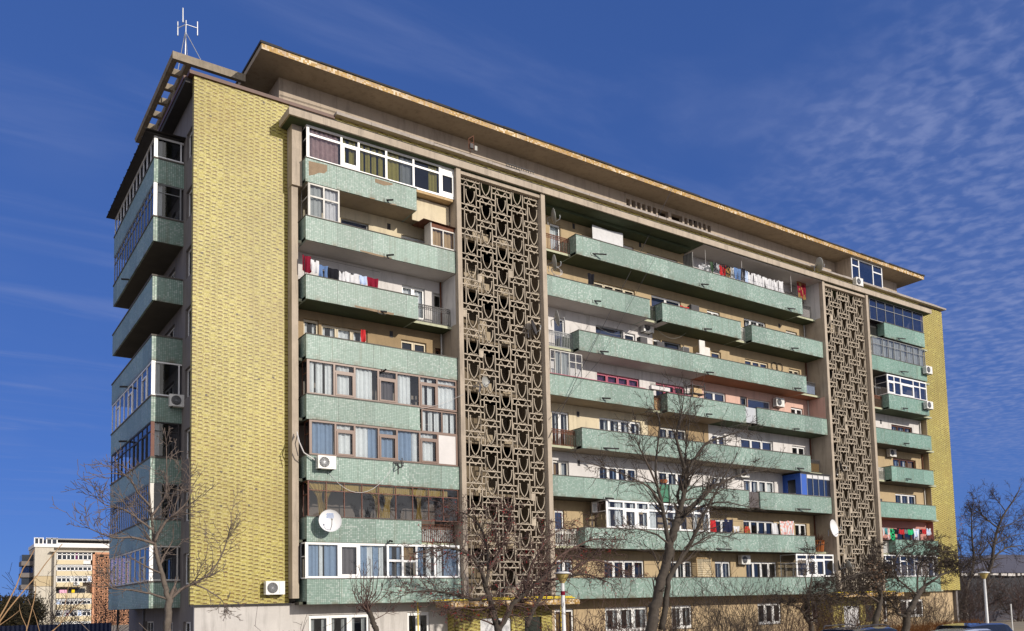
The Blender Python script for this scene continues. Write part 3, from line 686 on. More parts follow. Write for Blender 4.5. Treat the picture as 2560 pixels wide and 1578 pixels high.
# glazed balconies of the middle bay
glz(5, [(1376, 1388, {'tr': .5}), (1388, 1403, {'cur': FULL(c_gcur)}), (1403, 1424, {'cur': FULL(c_gcur)}), (1424, 1440, {'tr': .5, 'cur': [(0, .3, c_gcur)]}), (1440, 1456, {'tr': .5})], oldwhite, z1=zb(6)-.25, fw=.035)
glz(2, [(1517, 1560, {'tr': .48, 'cur': [(0, .3, c_cur), (.6, 1, c_cur)]}), (1560, 1591, {'k': 'c', 'tr': .48, 'cur': SIDE(c_cur)}), (1591, 1622, {'k': 'c', 'tr': .48, 'cur': SIDE(c_cur)}), (1622, 1660, {'tr': .48, 'cur': [(.1, .6, c_cur)]}), (1660, 1700, {'tr': .48, 'cur': SIDE(c_cur)}), (1700, 1735, {'tr': .48}), (1735, 1774, {'tr': .48, 'cur': SIDE(c_gcur)})], pvc, fw=.11, side=1.3)
glz(1, [(1992, 2018, {'tr': .36}), (2018, 2040, {'k': 'c', 'tr': .36}), (2040, 2061, {'k': 'c', 'tr': .36}), (2061, 2085, {'tr': .36})], pvc, fw=.10, gl=glassd, side=1.3, z1=zb(2)-.08)
bl = mat('blue_painted_panel', (.02, .09, .42), .5, .1, 2)
glz(3, [(2003, 2018, {'k': 'p', 'm': bl}), (2018, 2033, {'tr': .30, 'tg': c_wht}), (2033, 2047, {'tr': .30, 'tg': c_wht}), (2047, 2061, {'tr': .30, 'tg': c_wht}), (2061, 2078, {'tr': .30, 'tg': c_wht, 'cur': [(.5, .95, c_cur)]})], greyfr, fw=.04, gl=glassb, z1=zb(4)-.12)
m = MB(); xb = ux(2003, -.96, zt(3)+.7)
m.box(xb-.05, xb-.01, -.96, -.55, zt(3)+.02, zb(4)-.12, bl); m.box(xb-.05, xb-.01, .1, YW, zb(3)+.2, zb(4)-.12, bl); m.box(xb-.05, xb-.01, -.55, .1, zb(4)-.5, zb(4)-.12, bl)
m.box(xb-.05, xb-.01, -.55, .1, zb(3)+.2, zb(3)+1.3, white); m.box(xb-.12, 42.42, -1.05, YW, zb(4)-.11, zb(4)-.05, felt); P(m, 'blue_balcony_enclosure')
# --- right bay
us = [2174, 2192, 2214, 2236, 2258, 2282, 2308]
o8 = glz(8, [(a, b, {'tr': .62}) for a, b in zip(us, us[1:])], greyfr, z0=zt(8)-.02, fw=.035, gl=glassb)
m = MB(); zc, za = CB-.08, zt(8)+.12
for u in (2186, 2208, 2231, 2253, 2276, 2298): drape(m, ux(u, -.8, zc), 1.35, za, zc, -.78, c_pink, .55)
m.build('curtain', o8)
us = [2182, 2208, 2222, 2236, 2252, 2268, 2284, 2299, 2313]
glz(7, [(a, b, {'tr': .55, 'cur': FULL(c_gcur)}) for a, b in zip(us, us[1:])], greyfr, fw=.035, z1=zb(8)-.15)
glz(6, [(2219, 2236, {'k': 'c', 'tr': .5}), (2236, 2252, {'tr': .5}), (2252, 2284, {'tr': .5, 'k': 'c'}), (2284, 2300, {'tr': .5}), (2300, 2317, {'tr': .5})], pvc, fw=.10, gl=glassb, z1=zb(7)-.1, side=1.0)
us = [2207, 2215, 2232, 2252, 2268, 2287, 2304, 2320, 2334, 2345]
glz(1, [(a, b, {'tr': .45 if i % 2 else None}) for i, (a, b) in enumerate(zip(us, us[1:]))], pvc, fw=.075, gl=glassd)
win('R', 6, 2184, 2204, 2, pvc, z0=.2, z1=2.2, gl=glassd); win('R', 5, 2226, 2278, 3, brownfr, SIDE(c_cur), z1=2.1, gl=glassd)
win('R', 4, 2230, 2287, 3, brownfr, [SIDE(c_bcur), SIDE(c_cur), FULL(c_brn)], z1=2.2); win('R', 3, 2236, 2288, 3, pvc, SIDE(c_gcur), z1=2.15, gl=glassd); win('R', 2, 2240, 2298, 3, brownfr, z1=2.2, gl=glassd)
win('R', 7, 2182, 2230, 2, pvc, z1=2.2)

# ------------------------------------------------------------------ recess walls and soffits
X = lambda u, k: ux(u, YW, zb(k)+1.7)
ZONES = {
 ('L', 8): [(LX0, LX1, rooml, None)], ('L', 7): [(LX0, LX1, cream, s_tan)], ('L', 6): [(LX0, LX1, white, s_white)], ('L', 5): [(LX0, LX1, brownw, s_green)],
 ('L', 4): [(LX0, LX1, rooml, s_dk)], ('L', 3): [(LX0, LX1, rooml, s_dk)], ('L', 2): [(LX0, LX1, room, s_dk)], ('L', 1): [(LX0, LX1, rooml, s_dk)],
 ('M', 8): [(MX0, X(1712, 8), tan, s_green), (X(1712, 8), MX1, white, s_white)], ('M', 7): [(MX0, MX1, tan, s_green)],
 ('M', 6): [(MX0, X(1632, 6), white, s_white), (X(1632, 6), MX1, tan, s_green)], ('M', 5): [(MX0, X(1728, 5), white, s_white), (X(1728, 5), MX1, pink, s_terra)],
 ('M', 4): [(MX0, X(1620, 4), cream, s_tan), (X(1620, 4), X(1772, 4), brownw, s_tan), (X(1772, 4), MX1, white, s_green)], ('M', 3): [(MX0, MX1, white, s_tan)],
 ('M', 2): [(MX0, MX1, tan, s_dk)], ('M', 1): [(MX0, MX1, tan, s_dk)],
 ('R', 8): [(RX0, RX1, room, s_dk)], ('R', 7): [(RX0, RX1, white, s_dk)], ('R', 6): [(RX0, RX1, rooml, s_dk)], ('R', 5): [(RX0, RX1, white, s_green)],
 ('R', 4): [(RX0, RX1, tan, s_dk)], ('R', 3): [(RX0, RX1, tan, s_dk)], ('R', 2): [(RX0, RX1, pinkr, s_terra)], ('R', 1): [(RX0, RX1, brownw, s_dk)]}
for (b, k), zn in ZONES.items():
    m = MB(); z1 = (zb(k+1) if k < 8 else CB)
    for (a, c, wm, sm) in zn: wall_y(m, YW, a, c, zb(k)+.14, z1-.001, holes.get((b, k), []), wm)
    P(m, 'recess_wall')
    if k == 8 and b == 'M':
        m = MB(); m.box(X(1712, 8), MX1, CYF+.14, YW-.02, CB-.03, CB-.004, s_white); P(m, 'ceiling_panel')
# inner faces of the bay ends in the colour of each flat
for (b, k, x, mt) in [('L', 6, LX1, white), ('M', 8, MX1, white), ('M', 5, MX1, pink), ('R', 2, RX1-.03, pinkr)]:
    m = MB(); m.box(x-.012, x-.002, -.9 if b != 'R' else .004, YW-.001, zb(k)+.15, (zb(k+1) if k < 8 else CB)-.02, mt); P(m, 'side_lining')

# ------------------------------------------------------------------ balconies
slabedge = mat('slab_edge', (.42, .43, .30), .85, .12, 2, .3)
def railing(parent, x0, x1, z0, z1, y=-.42, mt=darkm, backing=None, orn=True):
    m = MB(); m.box(x0, x1, y-.02, y+.02, z1-.04, z1, mt); m.box(x0, x1, y-.015, y+.015, z0, z0+.03, mt); m.box(x0, x1, y-.012, y+.012, z1-.24, z1-.22, mt)
    n = max(3, int((x1-x0)/.11))
    for i in range(n+1):
        x = x0+(x1-x0)*i/n; m.box(x-.011, x+.011, y-.011, y+.011, z0+.03, z1-.04, mt)
        if orn and i < n:
            w = (x1-x0)/n
            m.bar((x+.01, y, z1-.22), (x+w/2, y, z1-.07), .016, .016, mt); m.bar((x+w/2, y, z1-.07), (x+w-.01, y, z1-.22), .016, .016, mt)
    if backing: m.box(x0+.05, x1-.05, y+.03, y+.045, z0+.02, z1-.12, backing)
    return m.build('railing', parent)
def spout(parent, x, z, ln=.5, yaw=.3, y=YB):
    m = MB(); p = Vector((x, y+.02, z)); q = p+Vector((math.sin(yaw)*ln, -math.cos(yaw)*ln, -.06))
    m.tube([p, q], .045, 8, darkm, False); m.box(x-.16, x-.13, y-.02, y-.004, z-.14, z+.04, darkm); m.box(x-.16, x+.25, y-.02, y-.004, z-.14, z-.12, darkm)
    return m.build('drain_spout', parent)
patch = mat('bare_screed_patch', (.26, .19, .125), .95, .2, 6, .3, fine=.2)
def balcony(b, k, segs, rails, sp=(), tm=None):
    tm = tm or (teal if b != 'R' else tealf)
    m = MB(); z0, z1 = zb(k), zt(k)
    rr = random.Random(k*7+ord(b))
    zones = ZONES[(b, k-1)] if k > 1 else [(ZONES[(b, 1)][0][0], ZONES[(b, 1)][-1][1], s_dk, s_dk)]
    gaps = [(r[0], r[1]) for r in rails]
    bx0, bx1 = {'L': (LX0+.3, LX1), 'M': (MX0, MX1), 'R': (RX0, RX1-.03)}[b]
    for (a, c, wm, sm) in zones:
        a, c = max(a, bx0), min(c, bx1)
        cuts = sorted({a, c, *[min(max(g, a), c) for gg in gaps for g in gg], *[min(max(s, a), c) for sg in segs for s in sg[:2]]})
        for p, q in zip(cuts, cuts[1:]):
            mid = (p+q)/2
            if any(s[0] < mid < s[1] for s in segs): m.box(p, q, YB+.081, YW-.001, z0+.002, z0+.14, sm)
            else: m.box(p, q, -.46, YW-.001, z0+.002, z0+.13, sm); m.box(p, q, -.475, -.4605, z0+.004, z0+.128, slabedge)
    for s in segs:
        x0, x1 = s[0], s[1]; lr, rt = s[2], s[3]; n = max(1, round((x1-x0)/1.78))
        m.box(x0, x1, YB, YB+.08, z0, z1, tm)
        for (x, r, e) in ((x0, lr, 1), (x1, rt, -1)):
            if r: m.box(x if e > 0 else x-.08, x+.08 if e > 0 else x, YB+.0805, r, z0, z1, tm)
    o = m.build('balcony', bld)
    m = MB()
    for s in segs:
        x = s[0]-.02
        while x < s[1]:
            w = rr.uniform(1.2, 2.6); x2 = min(x+w, s[1]+.02)
            m.box(x, x2, YB-.018-rr.uniform(0, .015), YB+.10, z1, z1+.03+rr.uniform(0, .02), capm); x = x2
        for (x, r, e) in ((s[0], s[2], 1), (s[1], s[3], -1)):
            if r: m.box(x-.02 if e > 0 else x-.10, x+.10 if e > 0 else x+.02, YB+.101, r, z1, z1+.035, capm)
    m.build('parapet_cap', o)
    for r in rails: railing(o, r[0]+.02, r[1]-.02, z0+.16, z1-.08, mt=(r[2] if len(r) > 2 and r[2] else darkm), backing=r[3] if len(r) > 3 else None)
    for u, v, ln, yw in sp:
        p = at(u, v, YB); spout(o, p.x, p.z, ln, yw)
    return o
LB = 4.68; LE = ux(1048, YB, zb(5)); LO = 12.55; LR = ux(1126, -.42, zb(6)+.6)
zc = lambda k: zb(k)+.5
bL = {}
for k in range(1, 9):
    sp = {8: [(967, 500, .35, .6)], 7: [(967, 638, .4, .5)], 6: [(952, 778, .3, .8)], 5: [(962, 926, .35, -.3)], 4: [], 3: [], 2: [(975, 1352, .4, -.2)], 1: []}[k]
    if k % 2: bL[k] = balcony('L', k, [(LB, LO, YW, None)], [], sp)
    else: bL[k] = balcony('L', k, [(LB, LE, YW, YW)], {6: [(LE, LR)], 2: [(LE, LR, rustm, c_gcur)]}.get(k, []), sp)
# plastered infill right of the top left balcony, tile loss
m = MB(); m.box(LE+.01, ux(1122, -.5, zb(8)+.5), -.5, -.42, zb(8)-.25, zb(8)+.92, cream); m.box(LE-.05, ux(1132, -.94, zt(8)), -.96, -.4, zt(8)-.12, zt(8)+.0, wood); m.build('infill_panel', bL[8])
def ppoly(parent, pts, mt=patch):
    m = MB(); q = [at(u, v, YB-.004) for u, v in pts]
    for i in range(1, len(q)-1): m.face([q[0], q[i+1], q[i]] if (q[i]-q[0]).cross(q[i+1]-q[0]).y > 0 else [q[0], q[i], q[i+1]], mt)
    return m.build('tile_loss_patch', parent)
ppoly(bL[8], [(771.5, 402), (818, 413), (818, 428), (810, 434), (798, 432), (786, 437), (772, 439)])
ppoly(bL[8], [(937, 446), (982, 459), (981, 463), (960, 464), (938, 456)]); ppoly(bL[8], [(924, 493), (937, 496), (937, 499), (925, 496)]); ppoly(bL[8], [(968, 506), (992, 512), (990, 514), (969, 509)])
ppoly(bL[7], [(900, 625), (930, 632), (980, 645), (978, 648), (930, 637), (901, 628)]); ppoly(bL[6], [(885, 763), (985, 783), (984, 788), (940, 780), (890, 768)])
M8 = (20.42, 40.39)
def sg(k, *us):
    r = []
    for (a, b, l, rt) in us: r.append((a if a < 100 else ux(a, YB, zc(k)), b if b < 100 else ux(b, YB, zc(k)), l, rt))
    return r
MS = {8: sg(8, (20.42, 40.39, YW, YW)), 6: sg(6, (20.42, 40.39, YW, YW)), 4: sg(4, (20.42, 40.39, YW, YW)), 2: sg(2, (20.42, 40.39, YW, YW)),
      7: sg(7, (18.2, 1625, None, YW), (1656, 1853, YW, YW), (1880, 42.43, YW, None)), 5: sg(5, (18.2, 1634.5, None, YW), (1669, 1865, YW, YW), (1894, 42.43, YW, None)),
      3: sg(3, (18.2, 1649, None, YW), (1675, 1873, YW, YW), (1901, 42.43, YW, None)), 1: sg(1, (18.2, 42.43, None, None))}
MSP = {8: [(1482, 634, .8, 1.0), (1752, 710, .5, .9), (1968, 770, .6, 1.1)], 7: [(1486, 752, .4, .8), (1760, 822, .5, .8), (1978, 870, .5, .8)],
       6: [(1500, 878, .5, .9), (1765, 930, .5, .9), (1985, 970, .5, .9)], 5: [(1505, 995, .5, .8), (1765, 1035, .4, .6), (1984, 1072, .4, .6)],
       4: [(1508, 1120, .9, 1.0), (1992, 1170, .5, 1.0)], 3: [(1513, 1245, .5, .9), (1992, 1272, 1.0, 1.1)], 2: [(1790, 1372, 1.0, 1.1), (2000, 1372, 1.0, 1.1)], 1: []}
MR = {8: [(MX0, 20.42, rustm), (40.39, 42.1, darkm, white)], 6: [(MX0, 20.42, greyfr), (40.39, 42.2, darkm, c_lbl)], 4: [(MX0, 20.42, rustm), (40.39, 42.2, darkm, c_brn)], 2: [(MX0, 20.42, oldwhite)],
      7: [(MS[7][0][1], MS[7][1][0]), (MS[7][1][1], MS[7][2][0], oldwhite)], 5: [(MS[5][0][1], MS[5][1][0], rustm, wood), (MS[5][1][1], MS[5][2][0])], 3: [(MS[3][0][1], MS[3][1][0]), (MS[3][1][1], MS[3][2][0])], 1: []}
bM = {k: balcony('M', k, MS[k], MR[k], MSP[k]) for k in range(1, 9)}
def gap_panel(k, i, mt, y=-.9):
    m = MB(); m.box(MS[k][i][1]+.06, MS[k][i+1][0]-.01, y, y+.04, zb(k)+.08, zt(k)-.03, mt); return m.build('gap_panel', bM[k])
gap_panel(5, 1, mat('grey_sheet_panel', (.42, .44, .47), .5, .1, 2)); gap_panel(3, 0, mat('green_sheet_panel', (.03, .16, .09), .6, .2, 3)); gap_panel(3, 1, mat('dark_sheet_panel', (.075, .062, .062), .6, .2, 3))
RB1 = 55.64
def rx(k, u): return ux(u, YB, zc(k))
RS = {8: rx(8, 2211), 6: rx(6, 2223), 4: rx(4, 2229.5), 2: rx(2, 2240.4)}
RSP = {8: [(2243, 845, .7, 1.1)], 7: [(2250, 928, .7, 1.1)], 6: [(2257, 1020, .4, .9)], 5: [(2260, 1108, .4, .8)], 4: [(2265, 1197, .4, .8)], 3: [], 2: [], 1: []}
bR = {}
for k in range(1, 9):
    if k % 2: bR[k] = balcony('R', k, [(RX0+.01, RB1, None, YW)], [], RSP[k])
    else: bR[k] = balcony('R', k, [(RS[k], RB1, YW, YW)], [(RX0, RS[k], rustm if k == 6 else oldwhite if k in (4, 2) else darkm, c_wht if k == 2 else None)], RSP[k])
# --- balconies on the left side wall
LXF, LY0, LY1 = -1.09, 2.63, 12.63
def lside(k):
    m = MB(); z0, z1 = zb(k), zt(k)
    m.box(LXF, LXF+.08, LY0, LY1, z0, z1, teal); m.box(LXF+.0805, WX-.002, LY0, LY0+.08, z0, z1, teal); m.box(LXF+.0805, WX-.002, LY1-.08, LY1, z0, z1, teal)
    m.box(LXF+.081, WX-.002, LY0+.081, LY1-.081, z0+.002, z0+.14, s_dk); o = m.build('balcony', bld)
    m = MB(); m.box(LXF-.03, LXF+.11, LY0-.03, LY1+.03, z1, z1+.07, capm); m.box(LXF+.1101, WX-.002, LY0-.03, LY0+.11, z1, z1+.07, capm); m.build('parapet_cap', o)
    if k in (7, 5, 4): 
        m = MB(); m.tube([(LXF+.02, 8.2, z0+.05), (LXF-.35, 8.25, z0+.02)], .05, 8, darkm, False); m.build('drain_spout', o)
    return o
bS = {k: lside(k) for k in range(1, 9)}
def sideglz(k, fr, n, fw, z1, gl, corner=None, tr=None, cas=()):
    za = zt(k)+.072; m = MB(); pn = MB(); xf = LXF+.02; y0, y1 = LY0+.03, LY1-.03
    ys = [y0+(y1-y0)*i/n for i in range(n+1)]
    for (x0, x1, ya, yb) in ((xf, xf+.06, y0, y1),):
        m.box(x0, x1, ya, yb, za, za+fw, fr); m.box(x0, x1, ya, yb, z1-fw, z1, fr)
        if tr: m.box(x0+.001, x1-.001, ya, yb, z1-tr, z1-tr+fw*.7, fr)
    for i, y in enumerate(ys): m.box(xf+.002, xf+.058, max(y-fw/2, y0), min(y+fw/2, y1), za+fw, z1-fw, fr)
    for i in cas:
        a, b = ys[i]+fw/2, ys[i+1]-fw/2; zz = z1-.45
        m.box(xf-.01, xf+.05, a, b, zz-fw/2, zz+fw/2, fr)
        for q in ((a, a+fw*.8), (b-fw*.8, b)): m.box(xf-.02, xf+.04, q[0], q[1], za+fw, zz-fw/2, fr)
    m.box(xf+.061, WX-.01, y0, y0+.06, za, za+fw, fr); m.box(xf+.061, WX-.01, y0, y0+.06, z1-fw, z1, fr)
    if tr: m.box(xf+.061, WX-.16, y0+.001, y0+.059, z1-tr, z1-tr+fw*.7, fr)
    m.box(WX-.16, WX-.1, y0+.002, y0+.058, za+fw, z1-fw, fr)
    o = m.build('balcony_glazing', bld)
    m = MB(); m.box(xf-.012, xf+.14, y0-.012, y0+.0, za, z1, corner or fr); m.box(xf-.012, xf-.001, y0, y0+.1, za, z1, corner or fr); m.build('corner_post', o)
    pn.face([(xf+.03, y1, za), (xf+.03, y0, za), (xf+.03, y0, z1), (xf+.03, y1, z1)], gl); pn.face([(xf+.06, y0+.03, za), (WX-.1, y0+.03, za), (WX-.1, y0+.03, z1), (xf+.06, y0+.03, z1)], gl); pn.build('pane', o)
    cu = MB()
    if k in (8, 7, 4, 3): pleats(cu, xf+.15, xf+.38, za+fw, z1-fw, y0+.18, c_cur)
    if cu.f: cu.build('curtain', o)
    return o
sideglz(8, pvc, 12, .09, 24.42, glassd, pvc); sideglz(7, greyfr, 14, .04, zb(8)-.01, glass, pvc, .42); sideglz(4, pvc, 9, .07, zb(5)-.01, glass, pvc, None, (1, 4, 7))
sideglz(3, darkm, 10, .05, zb(4)-.01, glass, rustfr, .42, (1, 3, 7)); sideglz(2, greyfr, 20, .035, zb(3)-.01, glass, oldwhite, .42); sideglz(1, oldwhite, 9, .07, zb(2)-.01, glass, pvc, None, (1, 4, 7))
m = MB()
for i in range(60):     # corrugated awning over the top side balcony
    y0 = 2.25+i*.175; z = .03*(i % 2)
    m.face([(-1.5, y0, 24.44+z), (WX, y0, 24.50+z), (WX, y0+.175, 24.50+.03-z), (-1.5, y0+.175, 24.44+.03-z)], felt)
    if i % 5 == 0: m.box(-1.53, -1.5, y0, y0+.05, 24.42, 24.47, felt)
m.box(-1.45, 0, 2.45, 12.7, 24.425, 24.435, felt); P(m, 'awning')
# windows in the side wall
for (a, b, c, d) in LWIN[:]:
    m = MB(); pn = MB(); x = WX+.12; fw = .07; fr = pvc if a < 1 else oldwhite
    n = 2 if a < 1 else 3
    m.box(x, x+.06, a, b, c, c+fw, fr); m.box(x, x+.06, a, b, d-fw, d, fr)
    for i in range(n+1):
        y = a+(b-a)*i/n; m.box(x+.001, x+.059, max(a, y-fw/2), min(b, y+fw/2), c+fw, d-fw, fr)
    o = m.build('window', bld); pn.face([(x+.03, b, c), (x+.03, a, c), (x+.03, a, d), (x+.03, b, d)], glassd); pn.build('pane', o)
# ------------------------------------------------------------------ ground floor
GZ = lambda z: z-zb(1)
gh = {}
def gwin(key, u0, u1, n, fr, y, cur=None, z0=1.05, z1=2.45, gl=None):
    zm = 2.0; x0, x1 = ux(u0, y+.1, zm), ux(u1, y+.1, zm); gh.setdefault(key, []).append((x0, x1, z0, z1))
    frames('window', [(x0+(x1-x0)*i/n, x0+(x1-x0)*(i+1)/n, {'k': 'c', 'cur': (cur or [])}) for i in range(n)], fr, z0, z1, y+.1, .09, gl, sill=fr)
gwin('L', 770, 922, 3, pvc, .12, SIDE(c_gcur), .6, 2.5); gwin('L', 1016, 1072, 2, pvc, .12, None, .5, 2.5, glassd)
gwin('M', 1510, 1616, 3, pvc, YW, SIDE(c_cur)); gwin('M', 1676, 1727, 2, pvc, YW, SIDE(c_gcur)); gwin('M', 1384, 1432, 2, pvc, YW, FULL(c_brn), .8); gwin('M', 1892, 1950, 3, pvc, YW)
gwin('M', 2013, 2042, 2, pvc, YW)
gwin('R', 2205, 2216, 1, pvc, YW, None, .8); gwin('R', 2248, 2306, 3, pvc, YW, None, 1.05, 2.4, glassd)
m = MB(); wall_y(m, .12, WX-.02, LX1+.02, 0, 3.05, gh['L'], gfgrey); m.face([(WX-.02, .3, 0), (WX-.02, .12, 0), (WX-.02, .12, 3.05), (WX-.02, .3, 3.05)], gfgrey); m.box(.0, LX0+.1, .0, .12, 2.98, 3.058, felt); P(m, 'ground_floor_wall')
m = MB(); wall_y(m, YW, MX0-.2, MX1+.3, 0, 3.1, gh['M'], gftan); P(m, 'ground_floor_wall')
m = MB(); wall_y(m, YW, RX0-.2, W1, 0, 3.1, gh['R'], gftan); P(m, 'ground_floor_wall')
m = MB(); m.box(-.85, -.75, 11.5, 11.6, 0, zb(1), darkm); m.box(-.85, -.75, 5, 5.1, 0, zb(1), darkm); P(m, 'steel_post')
# entrances under the screens: tiled wall, door, canopy with mosaic edge
doorw = mat('white_metal_door', (.62, .62, .64), .5, .08, 2, .2); doord = mat('dark_door_glass', (.03, .035, .03), .2, .1, 2)
for (a, b) in (G1, G2):
    m = MB(); dx = a+1.3; hl = [(dx, dx+1.9, 0, 2.1), (b-1.6, b-.5, .9, 2.1)]
    wall_y(m, -.55, a-.2, b+.2, 0, 2.98, hl, yellow); m.box(a-.2, b+.2, -.54, .45, 2.93, 2.975, felt)
    m.box(a-.2, a-.15, -.55, .49, 0, 2.97, yellow); P(m, 'entrance_wall')
    m = MB(); m.box(dx, dx+.93, -.45, -.40, .02, 2.08, doorw); m.box(dx+.95, dx+1.88, -.45, -.40, .02, 2.08, doorw); m.box(b-1.6, b-.5, -.45, -.4, .9, 2.1, doord)
    m.box(dx+.85, dx+.89, -.50, -.45, .95, 1.15, darkm); P(m, 'door')
    m = MB(); m.box(a-1.2, b+.9, -2.0, -.56, 2.74, 2.95, s_dk); m.box(a-1.21, b+.91, -2.03, -2.002, 2.70, 2.955, gold); m.box(a-1.232, a-1.212, -2.03, -.56, 2.70, 2.955, gold); m.box(a-1.2, b+.9, -2.0, -.56, 2.952, 2.975, felt); P(m, 'entrance_canopy')

# ------------------------------------------------------------------ roof structures
PZ = 28.3; m = MB(); py0, py1 = 1.95, 10.4
m.box(-.48, 2.84, py0, py0+.22, PZ-.36, PZ, beam_c)
m.tube([(-.36, py0+.22, PZ-.18), (-.36, py1, PZ-.18)], .17, 8, beam_c)
m.box(-.48, -.24, py0+.221, py1, PZ-.34, PZ-.02, beam_c); m.box(.16, .40, py0+.221, py1+.02, PZ-.34, PZ-.02, beam_c)
for i in range(6):
    y = py0+1.35*(i+1)-.1 if i < 5 else py1-.25
    m.box(-.239, .159, y, y+.24, PZ-.33, PZ-.04, beam_c); m.box(.401, 2.84 if i in (1, 3, 5) else 1.1, y, y+.24, PZ-.33, PZ-.04, beam_c)
for y in (4.4, 8.0): m.box(.12, .60, y, y+.6, 26.37, PZ-.345, beam_c)
P(m, 'roof_pergola')
m = MB(); dx0, dx1 = ux(2128, -.02, 27.4), ux(2205, -.02, 27.4)
m.box(dx0, dx0+.15, .0, AY-.002, 26.37, EZ-.002, attic_m); dr = P(m, 'rooftop_room_wall'); m = MB(); m.box(dx1-.1, dx1, .0, AY-.002, 26.37, EZ-.002, attic_m); P(m, 'rooftop_room_wall')
frames('window', [(dx0, dx0+.95, {'k': 'f', 'tr': .6}), (dx0+.95, dx0+2.75, {}), (dx0+2.75, dx1, {'k': 'f', 'tr': .6})], pvc, 26.55, EZ-.03, -.06, .09, glassb, parent=dr)
m = MB(); m.box(16.6-.3, 18.2, -.28, -.24, 26.50, 26.53, darkm)
for i in range(12): m.box(16.35+i*.16, 16.37+i*.16, -.28, -.24, 26.48, 26.66, darkm)
m.box(16.3, 18.2, -.28, -.24, 26.66, 26.69, darkm); P(m, 'roof_edge_rail')
# telecom bracket on the roof edge
bk = top('antenna_bracket', 'rusty frame with boxes and rods on the roof edge above the big pierced screen', 'bracket', at(1172, 372, -.2))
m = MB(); p = at(1172, 372, 0) - Vector(bk.location)
for (a, b) in (((0, 0, 0), (0, 0, .9)), ((.5, 0, 0), (.5, 0, 1.3)), ((0, 0, .9), (.5, 0, 1.3)), ((.5, .6, 0), (.5, .6, 1.2)), ((.5, 0, 1.2), (.5, .6, 1.2)), ((0, 0, .4), (.5, 0, .7))): m.bar(a, b, .04, .04, rustm)
m.build('frame', bk); m = MB(); m.box(.1, .42, -.1, .1, .1, .5, darkm); m.box(.55, .8, -.1, .1, .0, .4, dishg); m.build('box', bk); bk.scale = (.62, .62, .62)
# antenna mast
an = top('antenna_mast', 'tall galvanised mast with three dipole rods braced on the roof corner', 'antenna', at(461, 222, 4.0))
L0 = Vector(an.location); ap = lambda zx, zy, y=4.0: at(240+zx*.3307, zy*.3307, y)-L0
m = MB(); m.tube([Vector((0, 0, 26.3-L0.z)), ap(668, 670), ap(681, 155)], [.04, .04, .025], 6, steel); m.build('mast', an)
m = MB()
for e in ((612, 570, 4.0), (690, 430, 3.4), (797, 462, 4.0)): m.tube([ap(676, 238), ap(*e)], .022, 5, steel)
m.build('brace', an)
for (a, b, t, y) in (((680, 185), (618, 214), (165, 270), 4.0), ((680, 185), (767, 214), (165, 270), 4.0), ((680, 180), (657, 140), (62, 170), 3.5)):
    m = MB(); m.tube([ap(*a), ap(b[0], b[1], y)], .02, 5, steel); m.tube([ap(b[0], t[0], y), ap(b[0], t[1], y)], .03, 6, steel); m.build('dipole', an)

# ------------------------------------------------------------------ air conditioners
def make_ac(name='air_conditioner'):
    o = top(name, None, 'air conditioner', group='outdoor air conditioner units')
    m = MB(); w, h, d = .42, .29, .30
    m.box(-w, w, -d, 0, -h, h, acw); m.box(-w-.006, w+.006, -d-.006, -.26, h-.03, h+.004, acw); m.box(.18, .40, -d-.012, -d, -.22, -.18, acw)
    m.box(.17, .175, -d-.004, -d, -h+.02, h-.02, acd)
    for i in range(7): m.box(-w-.004, -w, -d+.05, -.05, -.2+i*.06, -.185+i*.06, acd)
    m.build('body', o)
    m = MB(); n = 28; c = (-.13, -d-.006, 0)
    m.face([(c[0]+.235*math.cos(2*math.pi*i/n), c[1], .235*math.sin(2*math.pi*i/n)) for i in range(n)], acd)
    for r in (.23, .185, .14, .09, .05): m.tube([(c[0]+r*math.cos(2*math.pi*i/n), c[1]-.012, r*math.sin(2*math.pi*i/n)) for i in range(n+1)], .005, 4, steel, False)
    for i in range(8):
        a = math.pi*i/8; m.bar((c[0]-.23*math.cos(a), c[1]-.01, -.23*math.sin(a)), (c[0]+.23*math.cos(a), c[1]-.01, .23*math.sin(a)), .006, .006, steel)
    m.build('fan_grille', o)
    m = MB()
    for x in (-.3, .3): m.box(x-.02, x+.02, -.32, .10, -h-.04, -h-.002, darkm); m.box(x-.02, x+.02, .065, .10, -h-.04, .1, darkm)
    m.build('bracket', o); return o
acp = None
def ac(u, v, y, label, rz=0, off=.10, s=1.0):
    global acp
    if acp is None: acp = o = make_ac()
    else: o = copy_tree(acp)
    p = at(u, v, y-off-.15); o.location = (p.x, y-off, p.z); o.rotation_euler = (0, 0, rz); o.scale = (s, s, s); tag(o, label, 'air conditioner'); return o
ac(686, 1470, 0, 'white air conditioner with a black fan at the foot of the big yellow mosaic wall')
ac(815, 1157, YB, 'white air conditioner on the teal band below the brown framed balcony with the pink panel')
o = ac(446, 1003, LY0, 'white air conditioner on the shaded side balcony left of the yellow mosaic wall', s=.92)
ac(1618, 820, YW, 'small air conditioner hung on the white wall above a loop of pale cable')
ac(1947, 1007, YW, 'white air conditioner on the pink balcony wall')
ac(1858, 1183, YW, 'air conditioner behind the bare branches on the white balcony wall')
ac(1483, 1270, YW, 'air conditioner in the shaded corner left of the long white glazed balcony', R(55), .25)
ac(1861, 1400, YW, 'white air conditioner on the lowest balcony row right of the slatted shutter')
ac(2319, 926, YB, 'air conditioner at the right end of the teal band under the silvery foil glazing')
ac(2321, 1014, YB, 'air conditioner at the right end of the band below the white windowed balcony')
ac(2229, 1133, YW, 'air conditioner on the tan wall above the brown window of the right bay')
ac(2145, 706, -.5, 'grey air conditioner standing on the canopy under the rooftop window')
